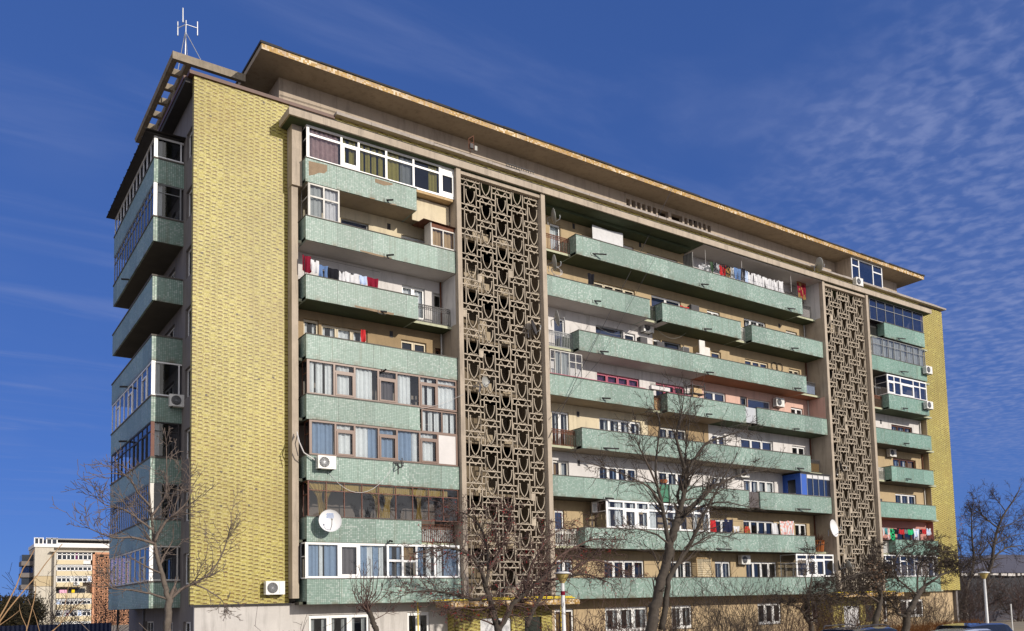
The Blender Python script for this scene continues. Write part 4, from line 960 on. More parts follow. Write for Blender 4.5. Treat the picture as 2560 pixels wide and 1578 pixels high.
m = MB(); m.tube([at(742, 1080, -.7), at(748, 1105, -1.1), at(760, 1132, -1.1), at(787, 1150, -1.15)], .03, 6, white); m.tube([at(744, 1085, -.7), at(738, 1110, -1.0), at(745, 1140, -1.0)], .02, 6, darkm)
tag(m.build('pipe'), 'white insulated pipe curving down to the air conditioner on the left bay', 'pipe')
# ------------------------------------------------------------------ satellite dishes
def make_dish(r, mt, name='satellite_dish'):
    o = top(name, None, 'satellite dish', group='satellite dishes on the facade')
    m = MB(); n = 32; prof = [(0.001, 0)]+[(r*i/7, .16*r*(i/7)**2*2) for i in range(1, 8)]+[(r*1.005, .32*r+.004), (r*.98, .32*r-.02)]+[(r*i/7, .16*r*(i/7)**2*2-.018) for i in range(6, 0, -1)]+[(0.001, -.018)]
    M = Matrix.Rotation(R(90), 4, 'X'); m.lathe(prof, n, mt, M); m.build('reflector', o, True)
    m = MB(); m.tube([(0, 0, -r*.9), (0, -.75*r-.1, -r*.55), (0, -1.15*r, -.1*r)], .018, 6, steel); m.build('arm', o)
    m = MB(); m.tube([(0, -1.15*r, -.1*r), (0, -1.02*r, -.04*r)], .04, 8, dishg); m.build('receiver', o)
    m = MB(); m.tube([(0, .02, 0), (0, .25, -.05), (0, .3, -.45)], .022, 6, steel); m.build('mount', o); return o
def dish(u, v, y, r, rz, tilt, mt, label):
    o = make_dish(r, mt); o.location = at(u, v, y); o.rotation_euler = (R(tilt), 0, R(rz)); tag(o, label, 'satellite dish'); return o
d = dish(824, 1304, -1.45, .50, -12, -8, dishw, 'large white satellite dish with faint blue print on the teal band of the left bay')
m = MB(); rr = random.Random(2); pb = mat('faded_blue_print', (.12, .25, .55), .6, .2, 9)
for j in range(5):
    x = -.16+rr.uniform(0, .04)
    while x < .17:
        w = rr.uniform(.02, .05); rad = math.hypot(x, .34-j*.045); yy = -.32*rad*rad/.5-.006
        m.box(x, x+w, yy-.004, yy, .34-j*.045-.014, .34-j*.045+.010, pb); x += w+.012
m.build('printed_text', d)
dish(2079, 1322, -1.35, .60, 12, -8, dishw, 'white satellite dish fixed to the fin left of the narrow pierced screen')
dish(1379, 541, -.75, .42, 62, -10, dishg, 'edge-on grey dish behind the rusty railing of the highest balcony row')
dish(1381, 657, -1.1, .42, 62, -10, dishg, 'edge-on grey dish with a coil of cable, second balcony row beside the big screen')
dish(1388, 797, -.8, .45, 60, -10, dishg, 'edge-on grey dish above the pale railing, third balcony row beside the big screen')
dish(2043, 662, -.6, .5, 66, -8, dishg, 'grey satellite dish standing on the roof canopy near the narrow pierced screen')
dish(1330, 820, -1.2, .42, 40, -12, darkm, 'dark satellite dish fixed to the right side of the wide pierced screen')
dish(1210, 955, -1.35, .28, 20, 0, dishg, 'small grey dish on a bracket in the middle of the wide pierced screen')
dish(2100, 1170, -1.25, .36, 40, -12, darkm, 'dark satellite dish at mid height of the narrow pierced screen')
dish(2118, 1417, -1.25, .42, 58, -10, dishg, 'grey satellite dish low on the narrow pierced screen')
dish(2096, 1414, -1.15, .36, 30, -10, darkm, 'dark round dish beside the grey dish low on the narrow pierced screen')

# ------------------------------------------------------------------ washing
def garment(name, u0, v0, u1, v1, y, mt, label, cat, group, kind='towel', amp=.045, m2=None):
    a = at(u0, v0, y); um = (u0+u1)/2; b0 = at(um, v0, y); x0 = a.x; x1 = at(u1, v0, y).x; z1 = b0.z; z0 = at(um, v1, y).z
    w = x1-x0; h = z1-z0; o = MB(); rg = random.Random(int(u0*7+v0)); n, r = 10, 7; ph = rg.uniform(0, 6)
    def pt(s, t):
        sag = -(.012+.02*w)*math.sin(s*math.pi)**2; yy = y+amp*math.sin(ph+s*w*26)*(.3+t)+amp*.6*math.sin(ph*2+s*9+t*4); return (x0+s*w, yy, z1+sag-t*h*(1+.05*math.sin(ph+s*5)+.02*math.sin(ph*3+s*13)))
    for j in range(r):
        for i in range(n):
            s0, s1, t0, t1 = i/n, (i+1)/n, j/r, (j+1)/r; sm, tm = (s0+s1)/2, (t0+t1)/2
            if kind == 'trousers' and tm > .3 and abs(sm-.5) < .05+.03*tm: continue
            if kind == 'shirt' and (sm < .12 or sm > .9) and tm > .8: continue
            if kind == 'shirt' and tm < .1 and abs(sm-.5) < .12: continue
            mm = m2 if (m2 and rg.random() < .45) else mt
            o.face([pt(s0, t1), pt(s1, t1), pt(s1, t0), pt(s0, t0)], mm)
    return tag(o.build(name), label, cat, group)
Z4 = lambda a, b, c, d: (680+a*.3307, 240+c*.3307, 680+b*.3307, 240+d*.3307)
g = 'washing on the third-highest balcony of the left bay'
for (bx, mt, nm, lb, kd) in [((228, 296, 1207, 1330), c_dred, 'towel', 'dark red towel at the left end of the left bay washing line', 'towel'), ((293, 357, 1240, 1340), c_wht, 'shirt', 'white shirt between the dark red towel and the jeans', 'shirt'),
    ((355, 425, 1282, 1370), c_den, 'jeans', 'blue jeans on the left bay washing line', 'trousers'), ((420, 506, 1303, 1400), c_blk, 'shirt', 'black shirt right of the blue jeans on the left bay', 'towel'), ((505, 552, 1328, 1410), c_wht, 'vest', 'narrow white vest right of the black shirt', 'shirt'),
    ((550, 662, 1338, 1425), c_wht, 'shirt', 'broad white shirt in the middle of the left bay line', 'shirt'), ((660, 718, 1360, 1425), c_lbl, 'towel', 'pale blue towel next to the last dark red cloth', 'towel'), ((718, 803, 1375, 1450), c_dred, 'cloth', 'dark red cloth at the right end of the left bay washing line', 'towel')]:
    u0, v0, u1, v1 = Z4(*bx); garment(nm, u0, v0, u1, v1, -.82, mt, lb, nm, g, kd)
m = MB(); a, b = at(754, 637, -.82), at(950, 700, -.82); m.tube([a, Vector((b.x, -.82, a.z-.02))], .008, 4, darkm); m.tube([Vector((LB, -.82, a.z)), Vector((LB, -.82, zt(6)+.02))], .015, 4, darkm)
tag(m.build('washing_line'), 'washing line above the left bay parapet carrying red, white and blue clothes', 'washing line')
garment('cloth', 902, 824, 914, 855, -.3, c_red, 'bright red cloth hung before the cream framed window of the left bay', 'cloth', 'single hung cloths')
garment('cloth', 1470, 684, 1485, 712, -.3, c_blk, 'black cloth at the left window of the second balcony row, middle bay', 'cloth', 'single hung cloths')
garment('sheet', 1481, 573, 1556, 618, -.2, c_wht, 'wide white sheet hung on the highest balcony row, middle bay', 'sheet', 'single hung cloths', amp=.015)
garment('blanket', 1992, 705, 2013, 745, -.3, c_dred, 'dark patterned blanket hung at the right end of the highest balcony row', 'blanket', 'single hung cloths', m2=c_brn)
garment('cloth', 1699, 766, 1723, 775, -.95, c_red, 'red cloth spread on the parapet of the second balcony row', 'cloth', 'single hung cloths')
g = 'washing on the highest balcony of the middle bay'
Z3 = lambda a, b, c, d: (1700+a*.2646, 550+c*.2646, 1700+b*.2646, 550+d*.2646)
for (bx, mt, nm, lb, kd, m2) in [((175, 202, 425, 470), c_wht, 'sock', 'small white piece at the far left of the long top washing line', 'towel', None), ((205, 285, 420, 490), c_gry, 'shirt', 'black and white checked shirt near the left of the long top washing line', 'shirt', c_wht),
    ((285, 311, 395, 490), c_dgr, 'jacket', 'dark green jacket left of the red pieces on the top line', 'shirt', None), ((311, 346, 400, 475), c_blk, 'shirt', 'black and grey shirt right of the dark green jacket', 'shirt', c_gry), ((345, 373, 415, 485), c_gry, 'shirt', 'grey and white shirt just left of the red shirt', 'shirt', c_wht),
    ((372, 401, 425, 522), c_red, 'shirt', 'bright red shirt on the long top washing line', 'shirt', None), ((400, 430, 430, 528), c_red, 'shirt', 'red and black shirt right of the bright red shirt', 'shirt', c_blk), ((432, 471, 440, 540), c_blk, 'shirt', 'black printed shirt left of the patterned grey top', 'shirt', c_brn),
    ((470, 506, 450, 550), c_gry, 'shirt', 'patterned grey top left of the jeans on the top line', 'shirt', c_wht), ((508, 573, 455, 570), c_den, 'jeans', 'blue jeans on the long top washing line of the middle bay', 'trousers', None), ((572, 613, 455, 585), c_blk, 'trousers', 'black trousers between the jeans and the white shirts', 'trousers', None),
    ((612, 641, 480, 595), c_lbl, 'shirt', 'pale blue shirt, first of the pale row on the top line', 'shirt', None), ((640, 691, 500, 610), c_wht, 'shirt', 'white shirt next to the pale blue one', 'shirt', None), ((692, 746, 512, 630), c_wht, 'shirt', 'second white shirt right of the pale blue one', 'shirt', None),
    ((746, 797, 532, 645), c_wht, 'shirt', 'third white shirt right of the pale blue one', 'shirt', None), ((800, 850, 550, 652), c_wht, 'shirt', 'fourth white shirt right of the pale blue one', 'shirt', None), ((850, 886, 562, 660), c_wht, 'vest', 'narrow white vest among the white shirts of the top line', 'shirt', None),
    ((886, 926, 572, 672), c_wht, 'shirt', 'last but one white shirt of the top line', 'shirt', None), ((926, 974, 578, 690), c_wht, 'towel', 'white towel at the right end of the long top washing line', 'towel', None)]:
    u0, v0, u1, v1 = Z3(*bx); garment(nm, u0, v0, u1, v1, -.85, mt, lb, nm, g, kd, m2=m2)
m = MB(); a = at(1745, 662, -.85); m.tube([a, Vector((ux(1960, -.85, a.z), -.85, a.z))], .008, 4, darkm)
for u in (1764, 1855, 1978): x = ux(u, -.85, a.z+.3); m.tube([(x, -.85, a.z), (x, -.85, CB-.05)], .014, 5, white)
tag(m.build('washing_line'), 'long washing line hung from white rods on the highest balcony row', 'washing line')
g = 'washing on the balcony of the red-walled flat'
Z5 = lambda a, b, c, d: (2040+a*.3426, 1060+c*.3426, 2040+b*.3426, 1060+d*.3426)
for (bx, mt, nm, lb, kd, m2) in [((483, 496, 757, 812), c_wht, 'cloth', 'narrow white cloth at the left end of the red flat washing line', 'towel', None), ((498, 521, 757, 806), mat('teal_cloth', (.06, .25, .28), .95), 'shirt', 'teal shirt near the left of the red flat washing line', 'shirt', None), ((521, 536, 760, 840), c_pink, 'cloth', 'pinkish cloth between the teal shirt and the green stripes', 'towel', c_wht),
    ((537, 571, 762, 848), c_grn, 'cloth', 'green striped cloth on the red flat washing line', 'towel', c_blk), ((572, 602, 765, 802), c_blk, 'shirt', 'black shirt left of the first red shirt', 'shirt', None), ((607, 646, 767, 806), c_red, 'shirt', 'first bright red shirt left of the green one', 'shirt', None),
    ((646, 669, 770, 801), c_gry, 'shirt', 'grey shirt between the red and the green shirt', 'shirt', None), ((670, 706, 768, 807), c_grn, 'shirt', 'bright green shirt in the middle of the red flat line', 'shirt', None), ((708, 751, 765, 845), c_wht, 'sheet', 'long greyish white sheet right of the green shirt', 'towel', c_lbl),
    ((751, 771, 770, 803), c_blk, 'shorts', 'black shorts right of the long white sheet', 'trousers', None), ((770, 804, 766, 802), c_red, 'shirt', 'second bright red shirt near the right end', 'shirt', None), ((806, 836, 762, 812), c_wht, 'shirt', 'white printed shirt at the right end of the red flat line', 'shirt', c_lbl)]:
    u0, v0, u1, v1 = Z5(*bx); garment(nm, u0, v0, u1, v1, -.9, mt, lb, nm, g, kd, m2=m2)
m = MB(); a = at(2204, 1321, -.9); m.tube([a, Vector((ux(2328, -.9, a.z), -.9, a.z))], .01, 4, darkm); tag(m.build('washing_line'), 'washing line across the balcony with red and pink walls', 'washing line')
g = 'washing on the balcony right of the long white glazing'
Z7 = lambda a, b, c, d: (1720+a*.2632, 1180+c*.2632, 1720+b*.2632, 1180+d*.2632)
for (bx, mt, nm, lb, kd, m2) in [((208, 266, 455, 590), c_red, 'cloth', 'red cloth directly right of the long white glazed balcony', 'towel', None), ((345, 425, 450, 570), cloth('navy_cloth', (.02, .025, .06)), 'coat', 'navy coat right of the red cloth', 'shirt', None), ((430, 486, 515, 595), c_wht, 'trousers', 'white trousers on the lower middle balcony', 'trousers', None),
    ((538, 582, 515, 595), c_red, 'cloth', 'red striped cloth before the middle windows', 'towel', c_brn), ((795, 846, 482, 602), c_wht, 'towel', 'pale towel left of the patterned curtains', 'towel', None), ((846, 873, 490, 600), c_blk, 'cloth', 'black cloth between the pale towel and the patterned curtains', 'towel', None),
    ((873, 940, 468, 605), c_wht, 'curtain', 'left patterned curtain hung out to dry', 'towel', c_pink), ((940, 1005, 465, 605), c_wht, 'curtain', 'right patterned curtain hung out to dry', 'towel', c_pink)]:
    u0, v0, u1, v1 = Z7(*bx); garment(nm, u0, v0, u1, v1, -.85, mt, lb, nm, g, kd, m2=m2)
m = MB(); a = at(1775, 1300, -.85); m.tube([a, Vector((ux(1985, -.85, a.z), -.85, a.z))], .008, 4, darkm); tag(m.build('washing_line'), 'washing line beside the long white glazed balcony', 'washing line')

for (u, v) in ((972, 567), (978, 836), (1445, 1036), (1447, 1158), (1434, 566), (1948, 815), (2021, 1020), (1600, 612), (1840, 930), (2202, 1055)):
    m = MB(); p = at(u, v, YW); m.box(p.x-.09, p.x+.09, YW-.015, YW-.001, p.z-.16, p.z+.16, darkm); P(m, 'wall_vent')
for (bx, ks) in (((LX1-.1), (7, 6, 5)), ((MX1-.1), (8, 7, 6, 5, 4, 3, 2)), (18.4, (7, 5, 4, 3)), ((RX1-.2), (5, 4, 3))):
    for k in ks: m = MB(); m.tube([(bx, YW-.07, zb(k)+.15), (bx, YW-.07, zb(k)+2.74 if k < 8 else CB)], .045, 8, oldwhite if k % 2 else rustm); P(m, 'drain_pipe')
for (u, v, w, h, mt, lb) in ((1606, 852, .55, .42, acd, 'black speaker box standing on the parapet under the small air conditioner'), (1648, 860, .6, .35, acd, 'low black box on the parapet right of the speaker box'), (1712, 872, .5, .35, dishg, 'grey crate on the parapet left of the white cabinet'), (1745, 893, .55, .12, dishw, 'white tray on the parapet under the white cabinet'), (1735, 790, .7, .4, acd, 'dark box on the second balcony row right of the red cloth'), (2195, 1242, .6, .7, c_blk, 'dark bundle at the left of the balcony above the red-walled flat')):
    p = at(u, v, -.85); m = MB(); m.box(-w/2, w/2, -.12, .2, 0, h, mt); m.box(-w/2+.03, w/2-.03, -.135, -.121, .03, h-.03, darkm); o = m.build('storage_box'); k_ = min(range(1, 9), key=lambda k: abs(zt(k)-p.z)); o.location = (p.x, -.86, zt(k_)-.02 if h < .5 else zb(k_)+.14+.5); tag(o, lb, 'box')
# ------------------------------------------------------------------ things on the balconies
m = MB(); x0, x1 = ux(1079, -.96, zt(7)+.6), ux(1137, -.96, zt(7)+.6)
en = frames('timber_enclosure', [(x0, (x0+x1)/2, {'cur': FULL(wood)}), ((x0+x1)/2, x1, {'cur': FULL(wood)})], oldwhite, zt(7)+.06, zt(7)+1.02, -.96, .06)
m.box(x0, x1, -.95, -.90, zt(7)+1.025, zt(7)+1.24, rustm); m.box(x0-.04, x0-.002, -.96, -.3, zt(7)+.06, zt(7)+1.3, oldwhite)
m.face([(x0-.5, -1.08, zt(7)+1.30), (x1+.1, -1.1, zt(7)+1.22), (x1+.1, .2, zt(7)+1.36), (x0-.5, .2, zt(7)+1.42)], rustm); m.build('tin_roof', en)
m = MB(); p = at(1720, 660, -.5); m.box(p.x, p.x+.03, -.9, -.1, zb(8)+.3, zb(8)+2.2, dishg)
for i in range(7): m.box(p.x-.012, p.x, -.9+i*.12, -.86+i*.12, zb(8)+.3, zb(8)+2.2, darkm)
tag(m.build('balcony_screen'), 'grey corrugated screen panel left of the long top washing line', 'screen panel')
cb = top('cabinet', 'tall white balcony cabinet with an open door on the third balcony row', 'cabinet', (ux(1745, -.5, zb(6)+1), -.6, zb(6)+.14))
m = MB(); m.box(0, .9, 0, .5, 0, 1.75, wood); m.box(-.2, .3, -.25, -.2, .1, 2.0, oldwhite); m.build('carcass', cb); m = MB(); m.box(.45, .95, -.06, -.02, .02, 1.7, oldwhite); m.build('door', cb)
fb = top('flower_box', 'white flower box with dry stems on the magenta parapet rail', 'flower box', (ux(1628, YB-.1, zt(5)), YB-.02, zt(5)+.06))
m = MB(); m.box(0, 1.5, -.12, .12, 0, .22, white); m.build('trough', fb); m = MB(); rr = random.Random(4)
for i in range(60): x = rr.uniform(.05, 1.45); m.tube([(x, 0, .2), (x+rr.uniform(-.1, .1), rr.uniform(-.1, .1), .2+rr.uniform(.1, .35))], .006, 3, c_dgr)
m.build('plant', fb)
m = MB(); m.box(18.2, 25.3, YB-.02, YB+.1, zt(5)+.052, zt(5)+.075, magfr); m.box(MS[5][1][0], MS[5][1][0]+2.0, YB-.02, YB+.1, zt(5)+.052, zt(5)+.075, magfr); m.build('parapet_rail', bM[5])
m = MB(); m.tube([(0, 0, 0), (0, 0, .18), (0, 0, .2)], [.16, .24, .22], 12, mat('terracotta_pot', (.45, .14, .05), .8, .15, 5)); o = m.build('bowl'); o.location = (ux(1661, YB, zt(3)), YB+.05, zt(3)+.05); tag(o, 'terracotta bowl on the parapet above the green sheet panel', 'bowl')
wk = top('wicker_basket', 'orange wicker basket with dry stems at the right end of the second lowest balcony row', 'basket', (ux(2050, -.5, zb(2)+.3), -.45, zb(2)+.14)); owk = mat('orange_wicker', (.42, .13, .03), .8, .2, 8)
m = MB()
for i in range(14): t = 2*math.pi*i/14; m.tube([(.3*math.cos(t), .22*math.sin(t), 0), (.42*math.cos(t), .3*math.sin(t), .75)], .035, 4, owk)
m.tube([(.42*math.cos(2*math.pi*i/14), .3*math.sin(2*math.pi*i/14), .74) for i in range(15)], .04, 4, owk); m.build('weave', wk); m = MB(); rr = random.Random(3)
for i in range(40): m.tube([(rr.uniform(-.3, .3), rr.uniform(-.2, .2), .6), (rr.uniform(-.5, .5), rr.uniform(-.3, .3), 1.1+rr.uniform(-.2, .2))], .008, 3, rustm)
m.build('plant', wk)
sh = top('shutter', 'slatted wooden shutter leaning on the lowest balcony row', 'shutter', (ux(1746, -.2, zb(1)+1.5), -.1, zb(1)+.14)); m = MB()
for i in range(14): m.box(0, 1.25, -.02, .02, .5+i*.12, .56+i*.12, cream)
m.build('slats', sh); m = MB(); m.box(-.04, 0, -.03, .03, .4, 2.2, wood); m.box(1.25, 1.29, -.03, .03, .4, 2.2, wood); m.box(0, 1.25, -.03, .03, .4, .46, wood); m.box(0, 1.25, -.03, .03, 2.18, 2.24, wood); m.build('frame', sh)
hg = top('bicycle_wheels', 'two bicycle wheels hung on the tan wall of the third balcony row', 'wheels', at(1943, 918, YW-.06)); m = MB()
for c in (-.28, .28): m.tube([(c+.3*math.cos(2*math.pi*i/24), 0, .3*math.sin(2*math.pi*i/24)) for i in range(25)], .025, 6, darkm)
m.build('wheel', hg)
rk = top('balcony_rack', 'dark metal rack stacked with boxes beside the magenta windows', 'rack', (ux(1729, -.5, zt(5)), -.6, zb(5)+.14)); m = MB()
for x in (0, 1.1):
    for y in (0, .5): m.box(x-.02, x+.02, y-.02, y+.02, 0, 2.1, darkm)
for z in (.9, 1.4, 1.9): m.box(0, 1.1, 0, .5, z, z+.03, darkm)
m.build('frame', rk); m = MB(); m.box(.1, .5, .05, .4, .94, 1.3, wood); m.box(.6, 1.0, .05, .45, .94, 1.2, c_wht); m.box(.2, .9, .05, .4, 1.44, 1.75, wood); m.build('boxes', rk)
# antenna bracket on the left bay
ab = top('cable_bracket', 'dark iron bracket with cable anchors on the teal band left of the wide screen', 'bracket', at(995, 1168, YB)); m = MB()
for (a, b) in (((-.25, -.02, .2), (.3, -.02, .2)), ((-.1, -.02, .2), (-.1, -.4, -.1)), ((.2, -.05, .45), (.2, -.05, 0)), ((-.1, -.4, -.1), (.25, -.1, .1)), ((0, -.02, .2), (0, -.02, -.35)), ((-.25, -.02, .2), (-.1, -.4, -.1))): m.bar(a, b, .035, .035, darkm)
m.build('frame', ab)
# cables
def cable(pts, r, mt, label, sag=0):
    q = []
    for a, b in zip(pts, pts[1:]):
        for i in range(12): t = i/12; p = a.lerp(b, t); p.z -= sag*4*t*(1-t); q.append(p)
    q.append(pts[-1]); m = MB(); m.tube(q, r, 4, mt); return tag(m.build('cable'), label, 'cable', 'cables on the facade')
cable([at(1682, 470, -.45), at(1450, 930, -1.25), at(1372, 1095, -1.25)], .015, darkm, 'thick black cable running from the eave down to the wide pierced screen')
cable([at(1640, 640, -1.25), at(1500, 900, -1.2), at(1372, 1050, -1.25)], .009, darkm, 'thin black cable beside the thick one crossing the middle bay')
cable([at(1455, 780, -.2), at(1615, 800, -.2)], .008, dishg, 'pale slack cable left of the small air conditioner', 1.1)
cable([at(1625, 800, -.2), at(1715, 832, -.2)], .008, dishg, 'pale slack cable right of the small air conditioner', .7)
cable([at(820, 1180, -1.02), at(985, 1165, -1.02)], .009, dishw, 'pale cable sagging in front of the gold curtained balcony', 1.1)
cable([at(1050, 1022, -.98), at(1160, 985, -1.3)], .008, white, 'pale cable from the brown glazed corner to the wide screen', .1)
cable([at(700, 237, 1.3), at(1000, 330, 1.3), at(1300, 425, 1.3)], .012, darkm, 'thin dark cable along the attic wall')
m = MB(); rr = random.Random(9)
for j in range(5):
    c = at(1391, 679, -.95); m.tube([(c.x+(.28+.03*j)*math.cos(2*math.pi*i/20+j), c.y-.01*j, c.z+(.30-.02*j)*math.sin(2*math.pi*i/20+j)) for i in range(21)], .008, 4, white)
tag(m.build('cable_coil'), 'coil of pale cable beside the edge-on dish', 'cable coil')
# gas pipes
m = MB(); m.tube([(11.0, -1.7, 3.03), (19.0, -1.7, 3.03)], .03, 8, yellowp); m.tube([(11.0, -1.7, 3.03), (10.6, -.1, 3.0), (10.6, -.1, .1)], .03, 8, yellowp); m.tube([(13.5, -1.5, 3.10), (19.0, -1.5, 3.10)], .03, 8, yellowp); m.tube([(19.0, -1.7, 3.03), (19.3, -.1, 3.0), (19.3, -.1, .2)], .03, 8, yellowp)
tag(m.build('gas_pipe'), 'yellow gas pipe running over the entrance under the wide pierced screen', 'gas pipe')
m = MB(); m.tube([(41.5, -1.7, 3.03), (48.3, -1.7, 3.03), (48.6, -.1, 3.0)], .03, 8, yellowp); m.tube([(41.5, -1.7, 3.03), (41.3, .3, 3.0), (41.3, .3, .2)], .03, 8, yellowp)
tag(m.build('gas_pipe'), 'yellow gas pipe over the entrance under the narrow pierced screen', 'gas pipe')

# ------------------------------------------------------------------ ground
soil = mat('winter_soil', (.30, .245, .165), .95, .3, .6, .4, bump=.4, fine=.2); asph = mat('asphalt', (.10, .10, .10), .9, .2, 1.5, fine=.2); kerb = mat('kerb_stone', (.36, .34, .32), .85, .15, 2)
m = MB(); m.face([(-900, -300, 0), (900, -300, 0), (900, 1500, 0), (-900, 1500, 0)], soil); tag(m.build('ground'), kind='structure')
m = MB(); m.face([(-60, -26, .004), (140, -26, .004), (140, -17.8, .004), (-60, -17.8, .004)], asph); tag(m.build('road'), kind='structure')
m = MB(); m.box(-60, 140, -17.8, -17.65, 0, .13, kerb); tag(m.build('kerb'), kind='structure')
m = MB(); m.box(-60, 140, -17.65, -16.8, 0, .125, mat('pavement_slab', (.30, .29, .28), .9, .15, 1)); tag(m.build('pavement'), kind='structure')

# ------------------------------------------------------------------ trees
bark = mat('dark_bark', (.060, .048, .038), .95, .35, 6, .3, bump=.5, fine=.25); barkg = mat('grey_brown_bark', (.13, .105, .085), .95, .3, 6, .3, bump=.5, fine=.2)
twig = mat('twig', (.072, .054, .043), .9, .3, 4); twigr = mat('reddish_twig', (.105, .062, .050), .9, .35, 4); twigl = mat('pale_twig', (.15, .115, .095), .9, .3, 4); cane = mat('straw_cane', (.30, .18, .085), .8, .25, 5)
def grow(mb, p, d, L, r, lvl, rg, o, mt):
    segs = 4 if lvl else 3; q = [p.copy()]; rs = [r]; pos = p.copy(); d = d.normalized(); rmin = o['rmin']
    for i in range(segs):
        d = (d + Vector((rg.gauss(0, 1), rg.gauss(0, 1), rg.gauss(0, 1)))*o['wob'] + Vector((0, 0, o['up']))*(.5+.5*i/segs)).normalized()
        pos = pos + d*(L/segs); q.append(pos.copy()); rs.append(max(rmin, r*(1-.75*(i+1)/segs)))
        if lvl:
            for _ in range(o['kids'] if rg.random() < o['dens'] else max(0, o['kids']-1)):
                ax = d.orthogonal().normalized(); ax.rotate(Matrix.Rotation(rg.uniform(0, 6.283), 3, d)) 
                c = d.copy(); c.rotate(Matrix.Rotation(R(rg.uniform(*o['ang'])), 3, ax)); c.y *= o.get('flat', 1)
                grow(mb, pos - d*(L/segs)*rg.random(), c, L*rg.uniform(.42, .72), max(rmin, rs[-1]*.62), lvl-1, rg, o, mt)
    mb.tube(q, rs, 4 if r > .02 else 3, mt, False)
    if 'tips' in o: o['tips'].append(pos)
def tree(name, Y, limbs, seed, o, label, cat='tree', bmat=bark, tmat=twig, org=(0, 0, 1, 0), group='bare trees in front of the block', base=None, leaves=None):
    """limbs: [pixel points], r0, r1, depth drift, spawn count, spawn length, levels"""
    ox, oy, s, _ = org; rg = random.Random(seed); tr = MB(); cr = MB(); first = None
    for (pts, r0, r1, dy, ns, sl, lv) in limbs:
        n = len(pts); P3 = []
        for i, (a, b) in enumerate(pts):
            y = Y + (dy[0]+(dy[1]-dy[0])*i/(n-1) if isinstance(dy, tuple) else dy*i/(n-1)); P3.append(at(ox+a*s, oy+b*s, y))
        if first is None:
            first = P3[0].copy(); first.z = 0; P3.insert(0, Vector((P3[0].x+.03, P3[0].y, -.05))); n += 1
        # smooth polyline
        sm = []; rs = []
        for i in range(n-1):
            a, b, c, d = P3[max(i-1, 0)], P3[i], P3[i+1], P3[min(i+2, n-1)]
            for j in range(4):
                t = j/4; sm.append(.5*((2*b)+(c-a)*t+(2*a-5*b+4*c-d)*t*t+(3*b-a-3*c+d)*t**3)); rs.append(r0+(r1-r0)*(i+t)/(n-1))
        sm.append(P3[-1]); rs.append(r1)
        jit = [Vector((rg.gauss(0, 1), rg.gauss(0, 1), rg.gauss(0, 1)))*x*.12 for x in rs]
        sm = [p+j for p, j in zip(sm, jit)]
        (tr if r0 > .07 else cr).tube(sm, rs, 9 if r0 > .1 else 6 if r0 > .04 else 4, bmat if r0 > .05 else tmat, True)
        for k in range(ns):
            t = rg.uniform(.22, 1.0); i = min(int(t*(len(sm)-1)), len(sm)-2); p = sm[i].lerp(sm[i+1], rg.random()); d = (sm[i+1]-sm[i]).normalized()
            ax = d.orthogonal().normalized(); ax.rotate(Matrix.Rotation(rg.uniform(0, 6.283), 3, d)); c = d.copy(); c.rotate(Matrix.Rotation(R(rg.uniform(*o['ang'])), 3, ax)); c.y *= o.get('flat', 1)
            grow(cr, p, c, sl*rg.uniform(.6, 1.25)*(1.15-.5*t), max(o['rmin'], rs[i]*.45), lv, rg, o, tmat)
        grow(cr, sm[-1], sm[-1]-sm[-2], sl*.8, max(o['rmin'], r1*.9), lv, rg, o, tmat)
    root = top(name, label, cat, base or first, group=group); inv = Vector(root.location)
    for b, nm in ((tr, 'trunk'), (cr, 'crown')):
        if not b.f: continue
        b.v = [tuple(Vector(v)-inv) for v in b.v]; b.build(nm, root, True)
    return root, cr
O = lambda **k: dict(dict(wob=.16, up=.06, kids=1, dens=.6, ang=(25, 60), rmin=.006), **k)
q = .3823
tree('bare_tree', -16.4, [([(1095, 1560), (1100, 1420), (1104, 1310)], .088, .08, 0, 0, .5, 1),
    ([(1104, 1310), (1078, 1210), (1042, 1080), (1012, 950), (996, 800), (982, 690), (975, 560)], .068, .014, .3, 14, .85, 2),
    ([(1110, 1305), (1200, 1232), (1262, 1200), (1342, 1160), (1420, 1070), (1470, 960), (1510, 820)], .040, .010, -.8, 18, .75, 2),
    ([(1098, 1305), (985, 1268), (865, 1245), (745, 1235), (690, 1200)], .030, .009, .6, 12, .65, 2),
    ([(1010, 930), (1080, 800), (1165, 730), (1235, 640), (1240, 500)], .04, .01, -.5, 12, .75, 2),
    ([(1000, 850), (900, 780), (820, 720), (700, 690), (640, 650)], .035, .01, .5, 12, .75, 2),
    ([(990, 760), (1075, 640), (1090, 520), (1088, 300)], .03, .008, .2, 9, .6, 2), ([(985, 700), (900, 600), (835, 500), (720, 480)], .03, .008, -.3, 10, .65, 2),
    ([(1010, 940), (870, 900), (740, 900), (560, 830)], .035, .008, -.6, 12, .7, 2), ([(1260, 1200), (1350, 1240), (1440, 1300), (1480, 1360)], .03, .008, -.3, 8, .5, 2)],
    11, O(up=.10), 'slim bare tree with pale upright twigs in front of the shaded side balconies', org=(0, 1000, q, 0), bmat=barkg, tmat=twigl)
q = .2897
t2 = O(wob=.26, up=-.005, kids=1, dens=.56, ang=(30, 75), rmin=.0065, tips=[])
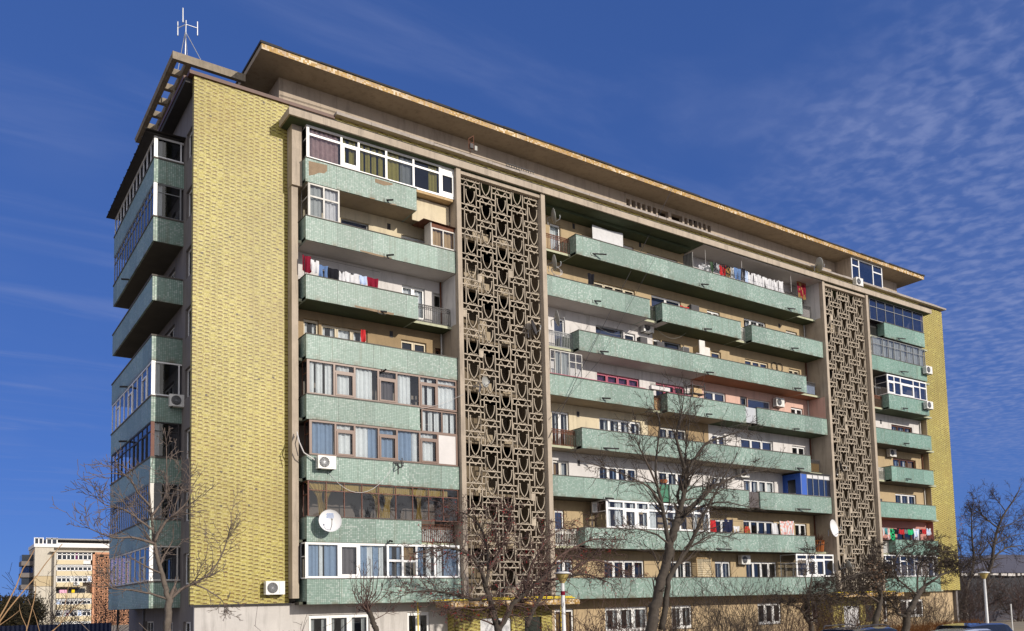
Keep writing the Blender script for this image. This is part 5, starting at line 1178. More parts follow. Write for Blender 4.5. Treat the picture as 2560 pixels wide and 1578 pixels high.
r2, _ = tree('hawthorn_tree', -16.2, [([(1884, 1520), (1860, 1420), (1830, 1320), (1800, 1200), (1760, 1090)], .125, .065, 0, 6, .8, 2),
    ([(1884, 1500), (1950, 1400), (2010, 1280), (2120, 1180), (2260, 1060), (2400, 940)], .095, .03, -.6, 30, 1.0, 3),
    ([(2130, 1470), (2190, 1330), (2260, 1200), (2330, 1080), (2460, 1050), (2620, 1020), (2760, 1060)], .075, .025, .5, 30, 1.0, 3),
    ([(1800, 1200), (1700, 1240), (1560, 1215), (1400, 1175), (1240, 1165), (1080, 1180)], .06, .012, .6, 26, .75, 3),
    ([(1780, 1130), (1740, 1000), (1640, 860), (1500, 800), (1340, 800), (1180, 830)], .06, .012, -.7, 28, .8, 3),
    ([(1780, 1120), (1800, 960), (1790, 800), (1740, 640), (1640, 520), (1500, 470)], .06, .012, .7, 30, .85, 3),
    ([(1800, 980), (1900, 820), (1960, 660), (2000, 560), (1960, 470)], .05, .012, -.5, 26, .8, 3),
    ([(2120, 1180), (2160, 980), (2240, 820), (2330, 700), (2440, 620)], .05, .012, .4, 28, .85, 3),
    ([(2260, 1060), (2400, 880), (2560, 780), (2700, 720), (2830, 720)], .05, .012, -.5, 28, .85, 3),
    ([(2460, 1050), (2600, 930), (2740, 900), (2900, 960), (3000, 1010)], .045, .012, .6, 26, .8, 3),
    ([(1830, 1300), (1700, 1330), (1560, 1310), (1420, 1320)], .03, .01, -.5, 14, .6, 3), ([(1900, 1480), (1760, 1420), (1640, 1390), (1480, 1360)], .03, .01, .4, 12, .55, 3)],
    21, t2, 'spreading tree with tangled reddish twigs and red berries before the wide pierced screen', org=(700, 1140, q, 0), tmat=twigr)
m = MB(); rr = random.Random(6); berry = mat('red_berry', (.42, .015, .02), .5, .2, 20); b0 = Vector(r2.location)
for p in rr.sample(t2['tips'], min(330, len(t2['tips']))):
    for _ in range(rr.randint(1, 3)):
        c = p-b0+Vector((rr.gauss(0, .03), rr.gauss(0, .03), rr.gauss(0, .03)-.02)); s = .016
        v = [c+Vector(e)*s for e in ((1,0,0),(-1,0,0),(0,1,0),(0,-1,0),(0,0,1),(0,0,-1))]
        for f in ((0,2,4),(2,1,4),(1,3,4),(3,0,4),(2,0,5),(1,2,5),(3,1,5),(0,3,5)): m.face([v[i] for i in f], berry)
o = m.build('berries', r2); o['kind'] = 'stuff'
q = .2632
t3 = O(wob=.13, up=.05, kids=1, dens=.46, ang=(22, 50), rmin=.0075)
Q4 = lambda a, b: ((1350+a*.2646-1360)/q, (820+b*.2646-1180)/q)
Q5 = lambda a, b: ((1700+a*.2645-1360)/q, (900+b*.2645-1180)/q)
tree('bare_tree', -12.0, [([(1010, 1520), (1040, 1380), (1062, 1250), (1110, 1060), (1165, 870), (1195, 700), (1235, 560), (1262, 450)], .235, .165, 0, 8, .9, 2),
    ([(1110, 1500), (1165, 1200), (1195, 1000), (1280, 860), (1365, 725), (1440, 580), (1520, 400), (1640, 180), (1760, -40)], .13, .03, -.8, 34, 1.5, 3),
    ([(1190, 700), (1150, 500), (1120, 310), (1080, 140), (1060, -60), Q4(1130, 920), Q4(1100, 790)], .10, .022, .9, 30, 1.4, 3),
    ([(1262, 450), (1300, 330), (1335, 180), (1350, 20), Q4(1290, 1050), Q4(1330, 840), Q4(1350, 720)], .13, .02, -.5, 34, 1.4, 3),
    ([(1262, 450), (1400, 330), (1520, 230), (1600, 130), Q5(260, 1210), Q5(420, 1150), Q5(600, 1075), Q5(780, 1050)], .12, .02, .8, 36, 1.4, 3),
    ([(1335, 180), Q5(20, 1200), Q5(100, 1000), Q5(250, 790), Q5(420, 725), Q5(590, 670)], .09, .018, -.9, 32, 1.3, 3),
    ([(1300, 330), Q5(-20, 1280), Q5(40, 1000), Q5(60, 800), Q5(90, 560)], .07, .018, .4, 26, 1.2, 3),
    ([(1235, 560), (1330, 440), Q5(60, 1460), Q5(230, 1375), Q5(430, 1345), Q5(640, 1390)], .08, .016, -.6, 28, 1.2, 3),
    ([(1120, 310), (1000, 150), (880, 80), (740, 20), (560, -40), (440, -80)], .05, .014, .6, 26, 1.1, 3),
    ([(1195, 700), (1080, 600), (960, 560), (860, 540), (760, 560)], .045, .012, -.7, 20, 1.0, 3), ([(1365, 725), (1480, 660), (1600, 600), (1740, 620)], .045, .012, .7, 20, 1.0, 3),
    ([(1110, 1060), (1085, 900), (1040, 760), (960, 700)], .04, .012, .5, 12, .8, 2), ([(1080, 140), (960, -120), (900, -250), (860, -330)], .05, .014, -.4, 20, 1.1, 3)],
    31, t3, 'tallest bare tree with a forked dark trunk before the middle balconies', org=(1360, 1180, q, 0), bmat=bark, tmat=twig)
q = .2897
tree('pollard_tree', -15.5, [([(832, 1560), (820, 1480), (800, 1420), (768, 1340)], .09, .075, 0, 0, .4, 1)] +
    [([(768, 1345), (740+dx*.3, 1290), (760+dx*.8, 1150+abs(dx)*.3), (765+dx, 960+abs(dx)*.9)], .022, .007, dy, 5, .35, 1) for dx, dy in ((-110, .1), (-70, -.4), (-45, .4), (-15, -.2), (15, .3), (45, -.4), (80, .3), (130, 0), (180, -.3), (-150, .4))] + [([(800, 1420), (700, 1290), (660, 1310), (690, 1330)], .03, .012, .2, 5, .4, 1), ([(800, 1420), (880, 1380), (960, 1330)], .02, .008, -.2, 5, .4, 1)],
    41, O(up=.16, wob=.12), 'small pollarded tree with a fan of thin reddish shoots before the left bay', org=(700, 1140, q, 0), tmat=twigr)
q = .3426
t5 = O(wob=.2, up=.03, kids=1, dens=.8, ang=(28, 65), rmin=.011)
tree('bare_tree', -10.5, [([(655, 1540), (668, 1410), (702, 1330), (742, 1250), (785, 1190)], .24, .12, 0, 4, .8, 2),
    ([(785, 1190), (860, 1140), (950, 1085), (1045, 1060), (1100, 1040)], .08, .02, -.8, 24, 1.1, 3), ([(660, 1410), (600, 1385), (585, 1350), (540, 1290), (480, 1240), (400, 1210)], .09, .02, .7, 26, 1.0, 3),
    ([(742, 1250), (640, 1170), (560, 1110), (470, 1090), (360, 1110)], .06, .018, -.6, 26, 1.0, 3), ([(742, 1250), (740, 1120), (760, 1020), (830, 960), (900, 930)], .06, .018, .7, 26, 1.0, 3),
    ([(785, 1190), (820, 1080), (900, 1010), (980, 980)], .05, .018, .3, 22, 1.0, 3), ([(600, 1150), (570, 1040), (600, 950), (680, 890), (790, 875), (850, 880)], .05, .015, -.3, 20, .9, 3)],
    51, t5, 'dark forked tree with a dense low crown before the right bay', org=(2040, 1060, q, 0))
tree('bare_tree', -11.2, [([(425, 1540), (432, 1450), (458, 1350), (470, 1260), (450, 1180)], .20, .10, 0, 4, .7, 2), ([(450, 1180), (400, 1110), (330, 1090), (230, 1130), (100, 1200), (-20, 1240)], .06, .018, -.5, 26, .9, 3), ([(450, 1180), (430, 1080), (410, 1000), (440, 900)], .05, .015, .5, 20, .8, 3), ([(458, 1300), (350, 1240), (230, 1250), (90, 1270)], .05, .015, .5, 22, .9, 3), ([(460, 1220), (520, 1120), (530, 1060)], .04, .015, .3, 12, .8, 3)],
    52, t5, 'smooth trunked tree with brown dead leaves beside the right hand entrance', org=(2040, 1060, q, 0))
tree('bare_tree', -9, [([(-30, 1540), (-40, 1460), (-75, 1410), (-60, 1350), (-55, 1250), (-30, 1130)], .16, .05, 0, 16, .8, 2), ([(-75, 1410), (-130, 1340), (-200, 1320), (-260, 1300)], .05, .015, -.4, 14, .8, 3), ([(-55, 1250), (-80, 1100), (-50, 980), (-60, 900)], .04, .012, .3, 12, .8, 2), ([(-55, 1250), (20, 1180), (80, 1150)], .04, .012, -.3, 12, .7, 3)],
    53, t5, 'thin crooked tree before the white glazed balcony at the bottom right', org=(2040, 1060, q, 0))
t6 = O(wob=.15, up=.05, kids=1, dens=.6, ang=(25, 55), rmin=.013)
tree('bare_tree', 14, [([(1215, 1530), (1225, 1400), (1235, 1200), (1270, 1050), (1290, 980), (1300, 880), (1330, 750), (1385, 640), (1440, 560), (1480, 490)], .34, .05, 0, 40, 2.6, 3), ([(1290, 980), (1210, 990), (1200, 960), (1240, 900), (1290, 840)], .12, .03, -1, 20, 2.0, 3), ([(1330, 760), (1250, 700), (1200, 640), (1190, 560)], .1, .025, .8, 24, 2.2, 3), ([(1290, 980), (1380, 910), (1480, 890), (1560, 900)], .12, .03, -1, 22, 2.2, 3), ([(1385, 640), (1340, 580), (1300, 530)], .07, .02, .8, 16, 1.8, 3), ([(1330, 760), (1440, 720), (1540, 640)], .08, .025, 1, 20, 2.0, 3), ([(1300, 880), (1420, 820), (1530, 800)], .08, .025, -1, 20, 2.0, 3)],
    61, t6, 'tall bare tree against the sky right of the yellow end wall', org=(2040, 1060, q, 0), group='bare trees beyond the right end')
tree('bare_tree', 8, [([(1075, 1530), (1085, 1350), (1100, 1200), (1150, 1020), (1140, 850), (1135, 720), (1140, 620)], .24, .03, 0, 44, 1.6, 3), ([(1100, 1200), (1050, 1080), (1060, 950), (1030, 850)], .08, .02, -.6, 20, 1.5, 3), ([(1150, 1020), (1200, 900), (1220, 800)], .06, .02, .5, 16, 1.4, 3)],
    62, t6, 'narrow bare tree hugging the right edge of the yellow end wall', org=(2040, 1060, q, 0), group='bare trees beyond the right end')
tree('bare_tree', 4, [([(1490, 1530), (1480, 1400), (1515, 1290), (1540, 1200)], .16, .06, 0, 16, 1.4, 3), ([(1480, 1400), (1400, 1380), (1350, 1290), (1330, 1240)], .06, .02, -.5, 12, 1.0, 3)],
    63, t6, 'crooked young tree at the right edge behind the parked cars', org=(2040, 1060, q, 0), group='bare trees beyond the right end')
# shrubs of many stems
def shrub(u, Y, h, w, n, seed, label, tm=twig, group='leafless shrubs along the lawn', name='shrub', rm=.007, lv=2):
    rg = random.Random(seed); p = at(u, 1560, Y); o = top(name, label, 'shrub', (p.x, p.y, 0), group=group); m = MB(); op = O(up=.12, wob=.14, kids=1, dens=.6, rmin=rm)
    for i in range(n):
        a = rg.uniform(0, 6.283); s = rg.random()**.5; b = Vector((math.cos(a)*s*w*.35, math.sin(a)*s*w*.3, 0)); d = Vector((math.cos(a)*s*w*.8, math.sin(a)*s*w*.6, h*rg.uniform(.75, 1.2)))
        grow(m, b, d, h*rg.uniform(.6, 1.05), .018, lv, rg, op, tm)
    m.build('stems', o, True); return o
shrub(1830, -9.5, 3.6, 2.6, 60, 71, 'large leafless shrub with many upright stems before the lowest middle balconies')
shrub(1950, -8.5, 3.0, 2.4, 46, 72, 'leafless shrub between the large shrub and the thin crooked tree', twigr)
shrub(1700, -9.5, 2.8, 2.2, 40, 73, 'leafless shrub at the foot of the tallest bare tree')
shrub(1530, -10, 2.3, 2.4, 36, 74, 'brown leafless shrub before the ground floor windows of the middle bay', twigr)
shrub(2180, -7, 2.4, 3.0, 46, 75, 'leafless shrub before the narrow screen entrance', twigr)
shrub(2330, -6, 2.4, 3.0, 46, 76, 'leafless shrub before the ground floor window of the right bay')
shrub(760, -8, 1.9, 1.4, 18, 77, 'wispy shrub under the left bay ground floor window')
shrub(345, -19.5, 1.75, 1.0, 34, 78, 'low wispy shrub at the bottom left beside the slim bare tree', twigl)
shrub(2440, 12, 4.2, 4.5, 50, 79, 'large leafless shrub before the low hall', rm=.012); shrub(2540, 16, 4.0, 4.0, 44, 80, 'leafless shrub at the far right before the low hall', rm=.012)
shrub(2050, -8, 2.2, 2.2, 40, 81, 'brown leafless shrub under the lower end of the middle bay', twigr)
for i, (u, Y, h, w, n, lb, tm_) in enumerate([(2120, -4, 3.0, 3.0, 50, 'leafless shrub pressed against the wall left of the narrow screen entrance', twigr), (2385, 3, 4.6, 3.4, 60, 'tall leafless shrub at the right corner of the building', twig),
    (2440, 4, 3.6, 3.6, 50, 'leafless shrub left of the amber street lamp before the boundary wall', twigr), (2300, -2.5, 2.6, 3.2, 46, 'leafless shrub under the right bay window', twigr), (2555, 3, 4.0, 3.6, 46, 'leafless shrub at the right picture edge before the boundary wall', twigr), (1620, -5, 2.6, 3.0, 44, 'leafless shrub against the wall behind the tallest bare tree', twigr), (1450, -8, 2.2, 2.6, 36, 'leafless shrub right of the lamp post with the red sticker', twigr)]):
    shrub(u, Y, h, w, n, 200+i, lb, tm_, rm=.010)
# leaf clumps left on two trees
def dead_leaves(pts, Y, seed, n, label):
    m = MB(); rg = random.Random(seed); lf = mat('dead_leaf', (.16, .085, .045), .9, .4, 8); c0 = at(*pts[0][:2], Y)
    for (u, v, rr_) in pts:
        c = at(u, v, Y)
        for i in range(n):
            p = c+Vector((rg.gauss(0, rr_), rg.gauss(0, rr_), rg.gauss(0, rr_)))-c0; a = Vector((rg.gauss(0, 1), rg.gauss(0, 1), rg.gauss(0, 1))).normalized()*.06; b = a.orthogonal().normalized()*.035
            m.face([p-a, p+b, p+a, p-b], lf)
    o = m.build('dead_leaves'); o.location = c0; tag(o, label, 'leaves', kind='stuff'); return o
dead_leaves([(2385, 1345, .35), (2370, 1365, .3), (2378, 1390, .25), (2400, 1325, .3), (2350, 1380, .3), (2405, 1300, .25)], 2.0, 5, 90, 'brown dead leaves clinging to twigs at the right edge of the yellow end wall')
dead_leaves([(2185, 1440, .3), (2175, 1420, .25), (2195, 1455, .3)], -11.2, 6, 70, 'brown dead leaves on the smooth trunked tree by the entrance')
# clipped hedge of dry twigs
m = MB(); rr = random.Random(15); hm = mat('dry_hedge', (.30, .15, .055), .95, .35, 3)
x0, x1 = ux(2050, -9.0, 1.2), ux(2450, -9.0, 1.2)
for i in range(7000):
    p = Vector((rr.uniform(x0, x1), -9+rr.uniform(-.5, .5), rr.uniform(0, .9))); d = Vector((rr.gauss(0, .35), rr.gauss(0, .35), 1)).normalized()*rr.uniform(.15, .4); m.tube([p, p+d], [.010, .005], 3, hm, False)
tag(m.build('hedge'), 'low rust brown hedge of dry twigs behind the parked cars', 'hedge')
# straw coloured canes close to the camera
q = .1442
for j, (pts, r0, r1, Y, lab) in enumerate([([(-20, 1400), (0, 1270), (100, 1080), (200, 910), (270, 740), (340, 590), (400, 430), (480, 280), (590, 90)], .0075, .0045, -28, 'straw coloured bent cane rising in front of the distant block, left of its twin'),
    ([(-30, 1480), (0, 1350), (150, 1130), (320, 920), (480, 720), (650, 540), (780, 370), (920, 190), (1080, 0)], .0075, .0035, -28, 'longest straw coloured cane crossing the distant block diagonally'),
    ([(430, 1580), (450, 1512), (550, 1150), (600, 960), (625, 780), (615, 650)], .0055, .0035, -28, 'upright brown cane with a kinked tip before the distant block'),
    ([(860, 1560), (900, 1512), (1030, 1400), (1100, 1180), (1150, 900), (1200, 640)], .0042, .0025, -28, 'thin pale cane before the cream balconies of the distant block'),
    ([(900, 1530), (940, 1490), (1090, 1320), (1270, 1120), (1450, 990)], .0042, .0025, -27.5, 'thin cane leaning right below the orange screen of the distant block'),
    ([(-40, 1410), (0, 1390), (200, 1260), (330, 1150)], .0042, .0025, -28.5, 'short thin cane leaning right before the evergreen bush'),
    ([(470, 1560), (450, 1440), (390, 1270), (345, 1130), (340, 1050)], .0042, .0025, -28, 'thin cane leaning left before the evergreen bush'),
    ([(720, 1580), (690, 1512), (620, 1300), (570, 1150), (480, 960)], .0036, .002, -28, 'thin twig leaning left before the tall cream wall')]):
    P3 = [at(a*q, 1360+b*q, Y+.05*i) for i, (a, b) in enumerate(pts)]; b0 = P3[0].copy(); b0.z = 0; P3.insert(0, Vector((P3[0].x-.1, P3[0].y, 0))); rg = random.Random(j); cm = MB(); n = len(P3)
    cm.tube([p-b0+Vector((rg.gauss(0, .003), 0, rg.gauss(0, .003))) for p in P3], [r0+(r1-r0)*i/(n-1) for i in range(n)], 7, cane, True); o = cm.build('cane', None, True); o.location = b0; tag(o, lab, 'cane', 'dry canes near the camera')
# evergreen bush at the left edge
def evergreen(u, Y, h, w, seed, label):
    p = at(u, 1560, Y); o = top('evergreen_bush', label, 'bush', (p.x, p.y, 0), group='evergreen bushes by the distant block'); rg = random.Random(seed); lf = mat('evergreen_leaf_%d' % seed, (.17, .125, .045), .85, .5, 2.5); m = MB()
    lobes = [(Vector((rg.uniform(-w, w)*.6, rg.uniform(-w, w)*.4, h*rg.uniform(.25, .85))), rg.uniform(.16, .34)*h) for _ in range(14)]
    for c, r in lobes:
        for i in range(520):
            d = Vector((rg.gauss(0, 1), rg.gauss(0, 1), rg.gauss(0, 1))).normalized(); q = c+d*r*(rg.random()**.35)*rg.uniform(.75, 1.15)
            if q.z < 0: continue
            a = (d+Vector((rg.gauss(0, .6), rg.gauss(0, .6), rg.gauss(0, .6)+.3))).normalized()*rg.uniform(.12, .3); b = a.orthogonal().normalized()*.06; m.face([q-a*.3, q+b, q+a, q-b], lf)
    m.build('crown', o); m = MB(); m.tube([(0, 0, 0), (.1, 0, h*.5)], [.2, .1], 8, bark); m.build('trunk', o)
evergreen(45, 55, 4.7, 2.7, 91, 'dark evergreen bush at the left edge before the distant block'); evergreen(6, 50, 4.2, 2.2, 92, 'second evergreen bush half cut by the left picture edge')
shrub(110, 62, 5.8, 4.0, 16, 93, 'bare bush before the tall cream wall of the distant block', twigr, 'bare bushes before the distant block', rm=.02); shrub(185, 60, 5.0, 5.0, 16, 94, 'bare bush before the windows of the distant block', twigr, 'bare bushes before the distant block', rm=.02); shrub(250, 58, 5.6, 5.0, 16, 95, 'bare bush before the orange screen of the distant block', twigr, 'bare bushes before the distant block', rm=.02)
# ------------------------------------------------------------------ lamps
lampy = mat('amber_lamp_bowl', (.45, .34, .12), .4, .15, 4); poleW = mat('white_pole', (.66, .66, .66), .5, .1, 3, .3)
def lamp(u, Y, label, stick=False):
    p = at(u, 1550, Y); ztop = at(u, 1430, Y).z
    o = top('street_lamp', label, 'street lamp', (p.x, p.y, 0), group='white lamp posts'); h = ztop
    m = MB(); m.tube([(0, 0, 0), (0, 0, 1.2), (0, 0, h-.32)], [.085, .07, .055], 12, poleW); m.build('pole', o, True)
    m = MB(); m.lathe([(.06, h-.34), (.10, h-.28), (.19, h-.10), (.20, h-.06)], 16, lampy); m.build('lamp_bowl', o, True)
    m = MB(); m.lathe([(.001, h-.055), (.25, h-.06), (.26, h-.03), (.14, h+.01), (.001, h+.02)], 16, dishw); m.build('cap', o, True)
    if stick: m = MB(); m.lathe([(.070, h-.70), (.069, h-.58)], 10, c_dred); m.build('sticker', o)
lamp(2468, -15.6, 'white street lamp with an amber bowl behind the parked cars'); lamp(1409, -16.5, 'white lamp post with a red sticker beside the berry tree', True)
m = MB(); p = at(2530, 1555, -6); h = at(2528, 1510, -6).z; m.tube([(0, 0, 0), (0, 0, h)], .05, 8, poleW); o = m.build('post'); o.location = (p.x, p.y, 0); tag(o, 'short plain white post right of the amber street lamp', 'post')
# ------------------------------------------------------------------ cars
def car(name, loc, rz, L, W, Ht, paint, label, rails=False):
    o = top(name, label, 'car', loc, rz, 'cars parked along the road'); gl_ = MT['car_glass'] if 'car_glass' in MT else mat('car_glass', (.012, .014, .016), .05, .05, 2)
    rub = MT['tyre'] if 'tyre' in MT else mat('tyre', (.02, .02, .02), .9, .1, 5)
    # sections along x: x, zbelt, zroof, half width body, half width roof
    hb = Ht*.58; S = [(-L/2, .62*hb+.2, None, W*.42, 0), (-L/2+.15, hb*.95, None, W*.47, 0), (-L/2+.35, hb, hb+.06, W*.49, W*.40), (-L/2+.62, hb, Ht*.97, W*.5, W*.37), (-L*.12, hb, Ht, W*.5, W*.38), (L*.10, hb, Ht*.985, W*.5, W*.37), (L*.16, hb, Ht*.955, W*.5, W*.365), (L*.30, hb*.97, hb*.97+.03, W*.49, W*.40), (L*.40, hb*.90, None, W*.48, 0), (L/2-.1, hb*.80, None, W*.45, 0), (L/2, hb*.6, None, W*.40, 0)]
    m = MB(); rings = []
    for (x, zbt, zr, wb, wr) in S:
        zr2 = zr if zr else zbt+.02; wr2 = wr if zr else wb*.85
        rings.append([Vector((x, -wb*.92, .28)), Vector((x, -wb, .5)), Vector((x, -wb, zbt-.12)), Vector((x, -wb*.96, zbt)), Vector((x, -wr2, zr2-.05 if zr else zr2)), Vector((x, -wr2*.8, zr2)), Vector((x, wr2*.8, zr2)), Vector((x, wr2, zr2-.05 if zr else zr2)), Vector((x, wb*.96, zbt)), Vector((x, wb, zbt-.12)), Vector((x, wb, .5)), Vector((x, wb*.92, .28))])
    for i in range(len(S)-1):
        for j in range(11):
            a, b, c, d = rings[i][j], rings[i+1][j], rings[i+1][j+1], rings[i][j+1]; cabin = 2 <= i <= 6
            g = cabin and j in (3, 7) and 3 <= i <= 5 or (j == 5 and i in (2, 6)) or (cabin and j in (3, 7) and i in (2, 6))
            m.face([a, d, c, b], gl_ if g else paint)
    m.face(rings[0][::-1], paint); m.face(rings[-1], paint); ob = m.build('body', o); 
    md = ob.modifiers.new('bevel', 'BEVEL'); md.width = .03; md.segments = 2; md.limit_method = 'ANGLE'; md.angle_limit = R(25)
    m = MB()
    for x in (-L*.28, L*.32):
        for s in (-1, 1):
            mw = MB(); mw.lathe([(.001, -.1), (.2, -.1), (.32, -.09), (.33, 0), (.32, .09), (.2, .1), (.001, .1)], 20, rub, Matrix.Translation((x, s*W*.44, .33)) @ Matrix.Rotation(R(90), 4, 'X')); w = mw.build('wheel', o, True)
    for s in (-1, 1):
        mm = MB(); mm.box(L*.10, L*.16, s*W*.5, s*(W*.5+.18), hb-.02, hb+.13, paint); mm.build('mirror', o)
        if rails:
            mm = MB(); mm.tube([(-L/2+.75, s*W*.34, Ht-.03), (-L/2+.85, s*W*.345, Ht+.055), (L*.0, s*W*.345, Ht+.07), (L*.08, s*W*.345, Ht-.0)], .022, 6, darkm); mm.build('roof_rail', o)
    if rails: mm = MB(); mm.tube([(-L*.3, 0, Ht-.02), (-L*.36, 0, Ht+.22)], .008, 4, darkm); mm.build('aerial', o)
    return o
def paint(name, col):
    m = mat(name, col, .25, .03, 2); m.node_tree.nodes['Principled BSDF'].inputs['Coat Weight'].default_value = 1.0; m.node_tree.nodes['Principled BSDF'].inputs['Coat Roughness'].default_value = .04; return m
def carat(u, v, Y, *a, **k):
    p = at(u, v, Y); return car('parked_car', (p.x, Y, 0), a[0], a[1], a[2], p.z, a[3], a[4], **k)
carat(2165, 1566, -19.6, R(2), 4.6, 1.8, paint('dark_blue_paint', (.012, .018, .055)), 'dark blue car with roof rails and an aerial, leftmost at the bottom right', rails=True)
carat(2450, 1557, -19.2, R(-3), 4.9, 1.85, paint('black_blue_paint', (.012, .016, .03)), 'blue-black car with a long roof at the bottom right corner')
carat(2415, 1571, -21.6, R(3), 4.2, 1.7, paint('silver_white_paint', (.62, .64, .66)), 'white car in front of the blue-black one at the bottom right')
# dark blue sheet fence at the lower left
navy = mat('navy_sheet', (.018, .028, .075), .45, .3, 1.2); m = MB(); fa = at(-60, 1556, 24); fb_ = at(278, 1558, 24); n = 60; zt_ = at(140, 1561, 24).z
for i in range(n):
    xa, xb = fa.x+(fb_.x-fa.x)*i/n, fa.x+(fb_.x-fa.x)*(i+1)/n; ya, yb = 24+.03*(i % 2), 24+.03*((i+1) % 2)
    m.face([(xa, ya, .05), (xb, yb, .05), (xb, yb, zt_), (xa, ya, zt_)], navy)
for i in range(7): x = fa.x+(fb_.x-fa.x)*i/6; m.box(x-.03, x+.03, 24.05, 24.12, 0, zt_+.03, darkm)
tag(m.build('sheet_fence'), 'dark blue corrugated sheet fence at the bottom left before the distant block', 'fence')

# ------------------------------------------------------------------ distant block on the left
DY = 198.0; dist = top('distant_apartment_block', 'distant cream block with an orange pierced screen left of the main building', 'apartment building', (at(86, 1560, DY).x, DY, 0))
dc = mat('distant_cream_plaster', (.50, .46, .39), .9, .1, .15, .3); dcb = mat('distant_balcony_cream', (.60, .51, .34), .9, .06, .2); dco = mat('distant_ochre_plaster', (.47, .38, .24), .9, .08, .2, .2); dor = mat('distant_orange_concrete', (.52, .26, .15), .9, .12, .3); dwh = mat('distant_white_plaster', (.76, .74, .72), .9, .05, .2)
dgl = mat('distant_window_glass', (.035, .042, .055), .08, .1, .3)
D0 = Vector(dist.location); DX = lambda zx: at(50+zx*.164, 1500, DY).x-D0.x; DZ = lambda zy: at(150, 1330+zy*.164, DY).z
def dp(m, name): return m.build(name, dist)
xl, xr = DX(210), DX(1900); zt2 = DZ(235)
m = MB(); m.box(xl, DX(500), 0, 14, DZ(670)-.01, zt2, dc); m.box(xl, DX(500), .01, 14, DZ(825), DZ(675), dco); m.box(xl, DX(500), 0, 14, -3, DZ(830), dc); m.box(DX(500), xr, 1.4, 14, -3, zt2, dc); dp(m, 'wall')
m = MB(); m.box(xl-.2, xr, -.3, 14.2, zt2, DZ(185), dwh); m.box(DX(510), xr, .3, 13, DZ(185), DZ(165), dwh); m.box(DX(380), xr, -.2, 13, DZ(118), DZ(100), mat('distant_roof_edge', (.30, .29, .28), .9)); m.box(DX(550), xr, 3, 12, DZ(170), DZ(118), shade_pl); dp(m, 'parapet')
m = MB()
for (a, b) in ((200, 330), (385, 545)): 
    for k in range(3): x = DX(a)+(DX(b)-DX(a))*k/2; m.box(x-.12, x+.12, -.2, 0, DZ(185), DZ(92), pvc)
    m.box(DX(a), DX(b), -.2, 0, DZ(105), DZ(95), pvc); m.box(DX(a), DX(b), -.1, -.05, DZ(185), DZ(105), dgl)
dp(m, 'rooftop_glazing')
m = MB(); m.box(DX(440), DX(1080), -1.6, 1.5, DZ(310), DZ(298), dc); dp(m, 'canopy')
for i, (z0, z1, xe, g0, g1) in enumerate([(498, 430, 945, 428, 315), (670, 600, 1080, 592, 510), (838, 770, 940, 765, 675), (1015, 940, 1080, None, None), (1190, 1110, 1080, 1108, 1030), (1370, 1290, 1080, 1288, 1195), (1550, 1470, 1080, 1465, 1375)]):
    m = MB(); m.box(DX(540), DX(xe), -1.1, 1.39, DZ(z0), DZ(z1), dcb); b = dp(m, 'balcony')
    if g0:
        m = MB(); xs = [545, 620, 690, 750, 815, 870, 940, 1010, 1070]
        for x in xs: m.box(DX(x)-.10, DX(x)+.10, -1.0, -.85, DZ(g0), DZ(g1), pvc)
        for z in (g0, g1, g1+(g0-g1)*.3): m.box(DX(545), DX(1070), -1.0, -.86, DZ(z)-.09, DZ(z)+.09, pvc)
        f = dp(m, 'balcony_glazing'); rr = random.Random(i); m = MB()
        for a, c in zip(xs, xs[1:]): m.box(DX(a)+.1, DX(c)-.1, -.84, -.80, DZ(g0), DZ(g1), rr.choice([dgl, dgl, dgl, c_lbl, dgl, c_gcur, dgl, dgl, c_purp]))
        m.build('pane', f)
m = MB(); m.box(DX(945), DX(1060), -.8, -.7, DZ(490), DZ(432), dwh); m.box(DX(560), DX(1000), 1.3, 1.38, DZ(930), DZ(860), dgl); m.box(DX(500), DX(530), -1.4, 1.4, -2, DZ(310), dc); dp(m, 'infill_panel')
m = MB(); x0, x1, z0, z1 = DX(1085), DX(1900), -1, DZ(308); y = -1.2
m.box(x0, x0+.5, y-.15, 1.4, z0, z1, dor); m.box(x0, x1, y-.15, y+.1, z1-.5, z1, dor); rr = random.Random(12); cw = 1.05
nx, nz = int((x1-x0)/cw), int((z1-z0)/1.31)
for i in range(nx):
    for j in range(nz):
        cx, cz = x0+.5+cw*i, z1-.6-1.31*(j+.5*(i % 2))
        if cz < z0+1.4: continue
        m.box(cx-.1, cx+1.1, y, y+.1, cz-.10, cz, dor); m.box(cx-.1, cx+1.1, y, y+.1, cz-.42, cz-.30, dor)
        for s in (.12, .80): m.box(cx+s, cx+s+.12, y+.01, y+.09, cz-1.31, cz-.42, dor)
        m.bar((cx+.2, y+.05, cz-.6), (cx+.55, y+.05, cz-1.25), .10, .08, dor); m.bar((cx+.85, y+.05, cz-.6), (cx+.5, y+.05, cz-1.25), .10, .08, dor)
        if rr.random() < .35: m.box(cx+.9, cx+1.1, y, y+.08, cz-1.1, cz-.45, dor)
dp(m, 'lattice_screen')
m = MB(); m.face([(x0+.5, 1.3, z0), (x1, 1.3, z0), (x1, 1.3, z1), (x0+.5, 1.3, z1)], mat('distant_stairwell', (.025, .018, .014), .9)); dp(m, 'stairwell')
for i in range(6):
    z = DZ(440+178*i-0); m = MB(); m.box(xl-2.6, xl-.002, 2.5, 9, z-1.1, z, shade_pl); b = dp(m, 'side_balcony')
    if i in (0, 1, 2): m = MB(); m.box(xl-2.5, xl-.01, 2.6, 8.9, z+.01, z+1.55, dgl if i != 1 else glassb); m.build('glazing', b)
gar = MB(); gar.box(DX(585), DX(700), 0, .1, DZ(935), DZ(885), cloth('pink_blanket', (.70, .38, .50))); o = gar.build('blanket'); o.location = (D0.x, DY-1.2, 0); tag(o, 'pink blanket on the open balcony of the distant block', 'blanket')
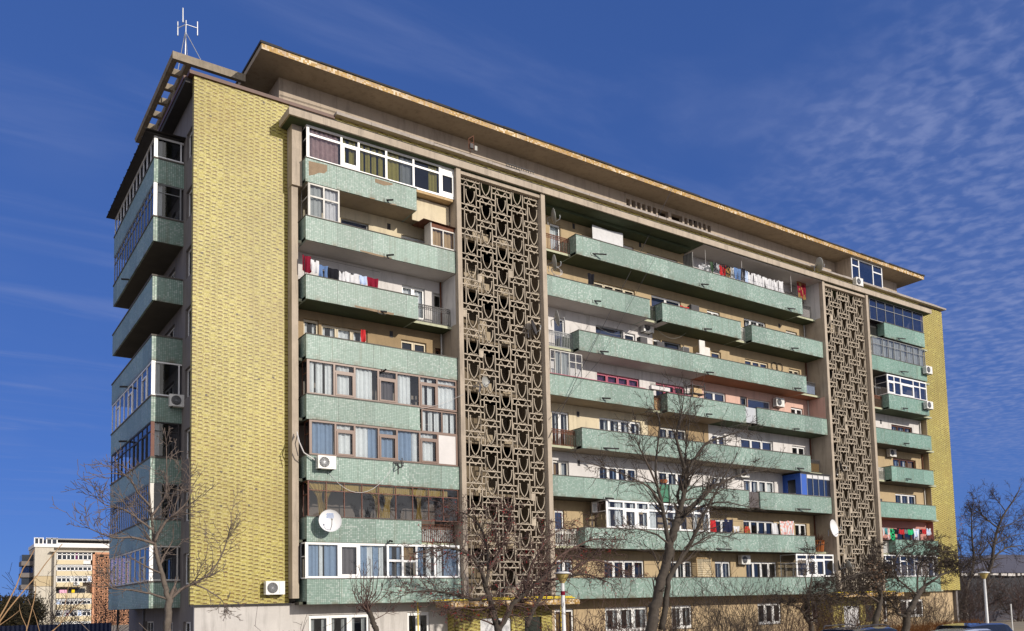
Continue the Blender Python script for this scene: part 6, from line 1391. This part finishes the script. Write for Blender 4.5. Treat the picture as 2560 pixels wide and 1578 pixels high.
gar = MB(); gar.box(DX(770), DX(820), 0, .1, DZ(930), DZ(885), cloth('yellow_cloth', (.8, .55, .02))); o = gar.build('cloth'); o.location = (D0.x, DY-1.2, 0); tag(o, 'yellow cloth on the open balcony of the distant block', 'cloth')
o = copy_tree(acp); o.location = (D0.x+DX(845), DY-1.15, DZ(790)); o.rotation_euler = (0, 0, 0); o.scale = (1.5, 1.5, 1.5); tag(o, 'air conditioner on a cream balcony of the distant block', 'air conditioner')
# ------------------------------------------------------------------ low hall on the right
hall = top('low_hall', 'low grey hall with a pale roof edge right of the building', 'hall', (at(2330, 1500, 26).x, 26, 0)); h0 = Vector(hall.location)
hr = mat('grey_sheet_roof', (.105, .095, .10), .6, .2, .6, .3); hw = mat('hall_dark_wall', (.028, .028, .034), .9, .25, .5); hp = mat('pale_roof_edge', (.55, .52, .50), .6, .3, 1.2, .4)
HX = lambda u, v, y: at(u, v, y)-h0
a = HX(2395, 1428, 26); b = HX(2480, 1385, 34); ze = HX(2420, 1432, 26).z; zr = HX(2470, 1383, 34).z; xe = 130
m = MB(); m.face([(a.x, 0, ze), (xe, 0, ze), (xe, 10, zr), (b.x+4, 10, zr)], hr); m.face([(a.x, 0, ze), (b.x+4, 10, zr), (a.x, 20, ze)], hr); m.face([(a.x, 20, ze), (b.x+4, 10, zr), (xe, 10, zr), (xe, 20, ze)], hr)
m.build('roof', hall)
m = MB(); rr = random.Random(1); x = b.x+14
while x < xe: m.box(x, x+rr.uniform(.5, 1.6), 1.0+rr.uniform(0, .2), 3.4, ze+(zr-ze)*.17, ze+(zr-ze)*.35+rr.uniform(0, .2), hp); x += 1.9
m.box(b.x+20, xe, 9.6, 10.2, zr-.6, zr+.5, hp); m.build('roof_light', hall)
m = MB(); m.box(a.x+1, xe, 1, 19, 0, ze-.02, hw); m.build('wall', hall)
m = MB(); x = a.x+1
while x < xe: w = rr.uniform(.4, 2.2); m.box(x, min(x+w, xe), .2, .99, ze-rr.uniform(.3, .5), ze-.03, hp); x += w+rr.uniform(.1, 1.2)
m.build('eaves_board', hall)
cw_ = MB(); p0 = at(2425, 1530, 6); cw_.box(0, 80, 0, .15, 0, p0.z, mat('grey_violet_wall', (.055, .052, .066), .9, .1, .6)); o = cw_.build('boundary_wall'); o.location = (p0.x, 6, 0); tag(o, 'plain grey boundary wall before the low hall', 'wall')
